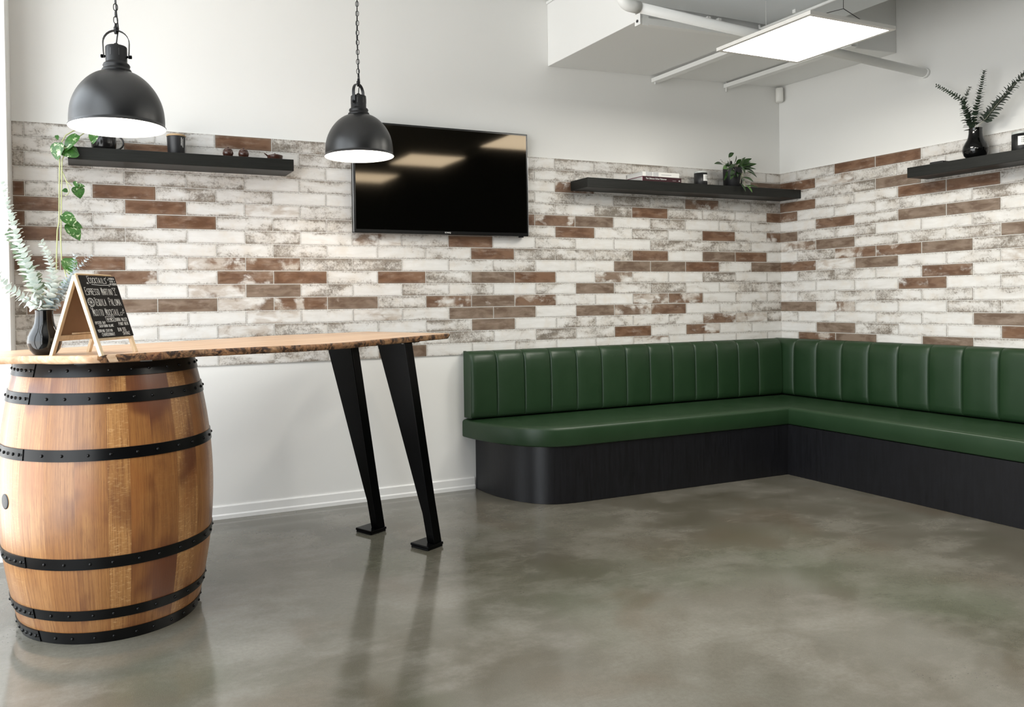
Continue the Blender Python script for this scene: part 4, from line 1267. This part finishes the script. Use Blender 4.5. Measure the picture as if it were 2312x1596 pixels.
b0, b1 = -SW/2+0.0125, SW/2+0.0005
q0, q1 = 0.062, LQ-0.002
def stroke(pts, wd=0.0011):
    wd = wd*1.15
    """pts in board fractions (u across, v down)"""
    P = [Vector((b0+(b1-b0)*u, q1-(q1-q0)*v, 0)) for u, v in pts]
    for a, c in zip(P, P[1:]):
        d = (c-a)
        if d.length < 1e-6: continue
        d.normalize(); s = Vector((-d.y, d.x, 0))*wd/2; e = d*wd*0.35
        cb.face([cb.v(MX @ (p + Vector((0, 0, 0.0036)))) for p in (a-e-s, c+e-s, c+e+s, a-e+s)])
def write(txt, u0, u1, v0, v1, wd=0.0011, gap=0.28, cap_first=False):
    n = len(txt); adv = (u1-u0)/(n - gap)
    for i, ch in enumerate(txt):
        x = u0 + adv*i; w = adv*(1-gap)
        first = cap_first and (i == 0 or txt[i-1] == ' ')
        top = v0 - (v1-v0)*0.18 if first else v0
        for pl in GL[ch]:
            stroke([(x + w*a, v1 - (v1-top)*c) for a, c in pl], wd)
def circle(u, v, ru, rv, n=16, wd=0.0009):
    stroke([(u + ru*math.cos(2*PI*k/n), v + rv*math.sin(2*PI*k/n)) for k in range(n+1)], wd)
write('COCKTAILS', 0.22, 0.70, 0.035, 0.125, 0.0013)
stroke([(0.27, 0.145), (0.5, 0.153), (0.73, 0.15)], 0.0013); stroke([(0.21, 0.10), (0.195, 0.012), (0.25, 0.012)], 0.0009); stroke([(0.70, 0.05), (0.735, 0.012)], 0.0009)
for k in range(3): stroke([(0.17+0.03*math.cos(k*PI/3), 0.125+0.018*math.sin(k*PI/3)), (0.17-0.03*math.cos(k*PI/3), 0.125-0.018*math.sin(k*PI/3))], 0.0009)
circle(0.755, 0.155, 0.022, 0.014)
stroke([(0.755, 0.06), (0.785, 0.06)], 0.0009); stroke([(0.77, 0.048), (0.77, 0.072)], 0.0009)
write('VODKA', 0.80, 0.955, 0.025, 0.055, 0.0010); write('GIN +', 0.81, 0.96, 0.072, 0.102, 0.0010); write('MIXERS', 0.79, 0.985, 0.118, 0.148, 0.0010)
write('ESPRESSO', 0.035, 0.41, 0.215, 0.315, 0.0012, 0.25, True); write('MARTINI', 0.475, 0.79, 0.215, 0.315, 0.0012, 0.25, True)
stroke([(0.80, 0.20), (0.90, 0.20), (0.85, 0.245), (0.80, 0.20)], 0.001); stroke([(0.85, 0.245), (0.86, 0.31)], 0.001); stroke([(0.82, 0.315), (0.90, 0.315)], 0.001)
circle(0.095, 0.435, 0.088, 0.070); circle(0.095, 0.435, 0.074, 0.058)
for k in range(4): stroke([(0.095+0.07*math.cos(k*PI/4), 0.435+0.055*math.sin(k*PI/4)), (0.095-0.07*math.cos(k*PI/4), 0.435-0.055*math.sin(k*PI/4))], 0.0009)
circle(0.055, 0.525, 0.025, 0.018)
write('TEQUILA', 0.20, 0.50, 0.385, 0.49, 0.0012, 0.25, True); write('PALOMA', 0.595, 0.925, 0.385, 0.49, 0.0012, 0.25, True)
write('MOJITO', 0.055, 0.335, 0.555, 0.655, 0.0012, 0.25, True); write('MOCKTAIL', 0.40, 0.795, 0.555, 0.655, 0.0012, 0.25, True)
circle(0.845, 0.63, 0.028, 0.026); circle(0.915, 0.60, 0.022, 0.022); circle(0.93, 0.565, 0.016, 0.014)
stroke([(0.345, 0.672), (0.59, 0.668), (0.605, 0.752), (0.36, 0.757), (0.345, 0.672)], 0.001)
write('WINES', 0.385, 0.57, 0.690, 0.740, 0.0012)
write('OYSTER BAY', 0.025, 0.305, 0.745, 0.785, 0.0010, 0.3); write('SAUVIGNON BLANC', 0.10, 0.50, 0.797, 0.838, 0.0010, 0.3)
write('YARRA VALLEY', 0.61, 0.955, 0.700, 0.752, 0.0010, 0.3); write('PINOT NOIR', 0.665, 0.945, 0.772, 0.822, 0.0010, 0.3)
write('YERRING STATION', 0.025, 0.425, 0.875, 0.915, 0.0010, 0.3); write('CHARDONNAY', 0.105, 0.46, 0.93, 0.98, 0.0010, 0.3)
write('BIN 555', 0.59, 0.82, 0.862, 0.918, 0.0011, 0.3); write('SHIRAZ', 0.70, 0.90, 0.93, 0.98, 0.0010, 0.3)
cb.build('chalk_lettering', M['chalk'], t)
# chalk stick on the rear rail
t2 = thing('chalk_stick', C0 + Vector((0, 0, 0.075)), 'thin pale stick lying on the inner rail of the chalkboard', 'chalk')
foot, Q, O, L = panel_frame(1)
pp = foot + Q*0.0795 - O*0.009
b = MB(); b.tube([pp - U*0.03, pp + U*0.075], 0.0030, 8); b.build('stick', M['pine'], t2)

# ------------------------------------------------------------------ corner bench
t = thing('corner_bench', (-0.62, -0.6, 0.0), 'green vinyl corner bench with fluted backrests and charcoal base', 'bench')
YE = -3.3
base_curve = [(-2.655, -0.012), (-2.653, -0.12), (-2.640, -0.24), (-2.612, -0.345), (-2.568, -0.44), (-2.505, -0.52), (-2.42, -0.572), (-2.30, -0.592)]
seat_curve = [(-2.745, -0.010), (-2.735, -0.10), (-2.708, -0.225), (-2.668, -0.34), (-2.612, -0.44), (-2.535, -0.525), (-2.435, -0.583), (-2.30, -0.607)]
def smooth2(P, n=6): return [(p.x, p.y) for p in catmull([Vector((x, y, 0)) for x, y in P], n)]
poly = smooth2(base_curve) + [(-0.622, -0.603), (-0.612, YE), (-0.012, YE), (-0.012, -0.012)]
b = MB(); b.prism(poly, 0.001, 0.333); b.build('base', M['plinth'], t, autosmooth=30)
poly = smooth2(seat_curve) + [(-0.622, -0.612), (-0.618, YE), (-0.012, YE), (-0.012, -0.010)]
b = MB()
rings = []
cxs = Vector((-0.3, -0.3))
def inset(P, d):
    n = len(P); out = []
    for i in range(n):
        p0, p1, p2 = Vector(P[i-1]), Vector(P[i]), Vector(P[(i+1) % n])
        e1 = (p1-p0).normalized(); e2 = (p2-p1).normalized()
        n1 = Vector((-e1.y, e1.x)); n2 = Vector((-e2.y, e2.x))
        m = (n1+n2)
        if m.length < 1e-6: m = n1
        m.normalize(); k = d/max(0.35, m.dot(n1))
        out.append((p1.x+m.x*k, p1.y+m.y*k))
    return out
for d, z in ((0.012, 0.334), (0.003, 0.337), (0.0, 0.343), (0.0, 0.428), (0.002, 0.437), (0.007, 0.444), (0.016, 0.449), (0.05, 0.452)):
    q = inset(poly, d)
    rings.append([Vector((x, y, z)) for x, y in q])
b.loft(rings, True, True, True, True)
b.build('seat_cushion', M['vinyl'], t, autosmooth=50)
# stitched joint where the two seats meet
b = MB(); b.tube([(-0.620, -0.608, 0.34), (-0.620, -0.608, 0.432)], 0.003, 6); b.build('seat_seam', M['vinyl'], t)

def backrest(x_of, length, seams, first_cap):
    """x_of(s, d, z) -> point; s along the wall, d out from the wall"""
    Zb, Zt, D = 0.458, 0.873, 0.128
    # profile (d, z, weight of the flute bulge)
    pr_ = [(0.012, Zb+0.004, 0), (0.06, Zb, 0), (D-0.03, Zb, 0.1), (D-0.010, Zb+0.006, 0.5), (D-0.002, Zb+0.020, 0.8), (D, Zb+0.05, 1), (D, Zb+0.12, 1), (D-0.001, Zb+0.2, 1), (D-0.003, Zb+0.28, 1), (D-0.006, Zt-0.07, 1), (D-0.013, Zt-0.035, 1), (D-0.026, Zt-0.013, 0.9), (D-0.045, Zt-0.002, 0.7), (D-0.068, Zt+0.002, 0.4), (0.03, Zt, 0.15), (0.012, Zt-0.003, 0)]
    ss = {0.0, 0.006, 0.014, length}
    for q in seams:
        for e in (0, 0.0016, 0.004, 0.008, 0.014, 0.024, 0.04, 0.07):
            for sg in (-1, 1):
                if 0 < q+sg*e < length: ss.add(round(q+sg*e, 5))
    k = 0.0
    while k < length: ss.add(round(k, 5)); k += 0.035
    ss = sorted(ss)
    rings = []
    for s in ss:
        dmin = min([abs(s-q) for q in seams] + [0.1])
        g = -0.011*math.exp(-dmin/0.0045) - 0.007*math.exp(-(dmin/0.03)**2) + 0.004
        endr = 0.0
        if s < 0.014 and first_cap: g -= 0.012*(1 - s/0.014)
        rings.append([Vector(x_of(s, d + g*w*(0.75 if w < 1 else 1), z + (0.004*w*(g/0.011) if 0 < w < 1 and z > 0.6 else 0))) for d, z, w in pr_])
    b = MB(); b.loft(rings, True, True, True, True)
    return b
XB0 = -2.733
bs = [(x - XB0) for x in (-2.553, -2.352, -2.157, -1.957, -1.757, -1.556, -1.358, -1.160, -0.958, -0.757, -0.556, -0.357)]
b = backrest(lambda s, d, z: (XB0 + s, -d, z), 2.733-0.140, bs, True)
b.build('backrest', M['vinyl'], t, autosmooth=48)
# piping around the free end of the backrest
b = MB()
pp = [(0.02, 0.462), (0.09, 0.461), (0.112, 0.472), (0.117, 0.50), (0.117, 0.70), (0.112, 0.815), (0.10, 0.850), (0.08, 0.868), (0.05, 0.873), (0.02, 0.872)]
b.tube([(XB0-0.001, -d, z) for d, z in pp], 0.0035, 8); b.build('piping', M['vinyl'], t)
rs = [0.217-0.012, 0.411-0.012, 0.612-0.012, 0.815-0.012, 1.02-0.012, 1.222-0.012, 1.425-0.012, 1.63-0.012, 1.832-0.012, 2.035-0.012, 2.237-0.012, 2.44-0.012, 2.642-0.012, 2.845-0.012, 3.047-0.012]
b = backrest(lambda s, d, z: (-d, -0.012 - s, z), -YE-0.012, rs, False)
b.build('backrest', M['vinyl'], t, autosmooth=48)

# ------------------------------------------------------------------ light, world, camera
w = bpy.data.worlds.new('daylight'); SC.world = w; w.use_nodes = True
nt = w.node_tree; nt.nodes.clear()
bg = nt.nodes.new('ShaderNodeBackground'); ow = nt.nodes.new('ShaderNodeOutputWorld')
bg.inputs['Strength'].default_value = 5.2
tcw = nt.nodes.new('ShaderNodeTexCoord'); sxw = nt.nodes.new('ShaderNodeSeparateXYZ'); nt.links.new(tcw.outputs['Generated'], sxw.inputs[0])
rw = nt.nodes.new('ShaderNodeValToRGB'); nt.links.new(sxw.outputs[2], rw.inputs[0])
e = rw.color_ramp.elements
e[0].position = 0.0; e[0].color = (0.95, 0.96, 0.95, 1)
e[1].position = 0.03; e[1].color = (0.95, 0.97, 0.97, 1)
e2 = rw.color_ramp.elements.new(0.10); e2.color = (0.87, 0.94, 1.0, 1)
nt.links.new(rw.outputs[0], bg.inputs['Color'])
nt.links.new(bg.outputs[0], ow.inputs[0])
def portal(name, loc, rot, sx, sy):
    l = bpy.data.lights.new(name, 'AREA'); l.shape = 'RECTANGLE'; l.size = sx; l.size_y = sy
    l.cycles.is_portal = True
    o = bpy.data.objects.new(name, l); COL.objects.link(o); o.location = loc; o.rotation_euler = rot
portal('window_daylight', (XW-0.16, (YW-0.38)/2, 1.53), (0, -PI/2, 0), 2.85, 3.92)

cam = bpy.data.cameras.new('camera'); co = bpy.data.objects.new('camera', cam); COL.objects.link(co)
Rr = Vector((0.9165277413613052, -0.3997135813768912, -0.014351034039522358))
Up = Vector((0.017589281393894842, 0.00443415397958347, 0.9998354641932499))
Fw = Vector((0.399584179485613, 0.9166293641059863, -0.011094699791555506))
P = Vector((-4.957534073021264, -4.456467246733715, 1.1866908847065611))
co.matrix_world = Matrix(((Rr.x, Up.x, -Fw.x, P.x), (Rr.y, Up.y, -Fw.y, P.y), (Rr.z, Up.z, -Fw.z, P.z), (0, 0, 0, 1)))
cam.sensor_fit = 'HORIZONTAL'; cam.sensor_width = 36.0
cam.lens = 1784.946/2312*36.0
cam.shift_x = (1156-950.18)/2312; cam.shift_y = (701.2-798)/2312
cam.clip_start = 0.05
SC.camera = co
SC.view_settings.view_transform = 'Standard'
SC.view_settings.look = 'None'
SC.view_settings.exposure = 0.18
SC.view_settings.gamma = 1.0
SC.view_settings.use_curve_mapping = False
SC.cycles.use_denoising = True
SC.cycles.max_bounces = 10
SC.cycles.diffuse_bounces = 6
SC.cycles.sample_clamp_indirect = 6.0
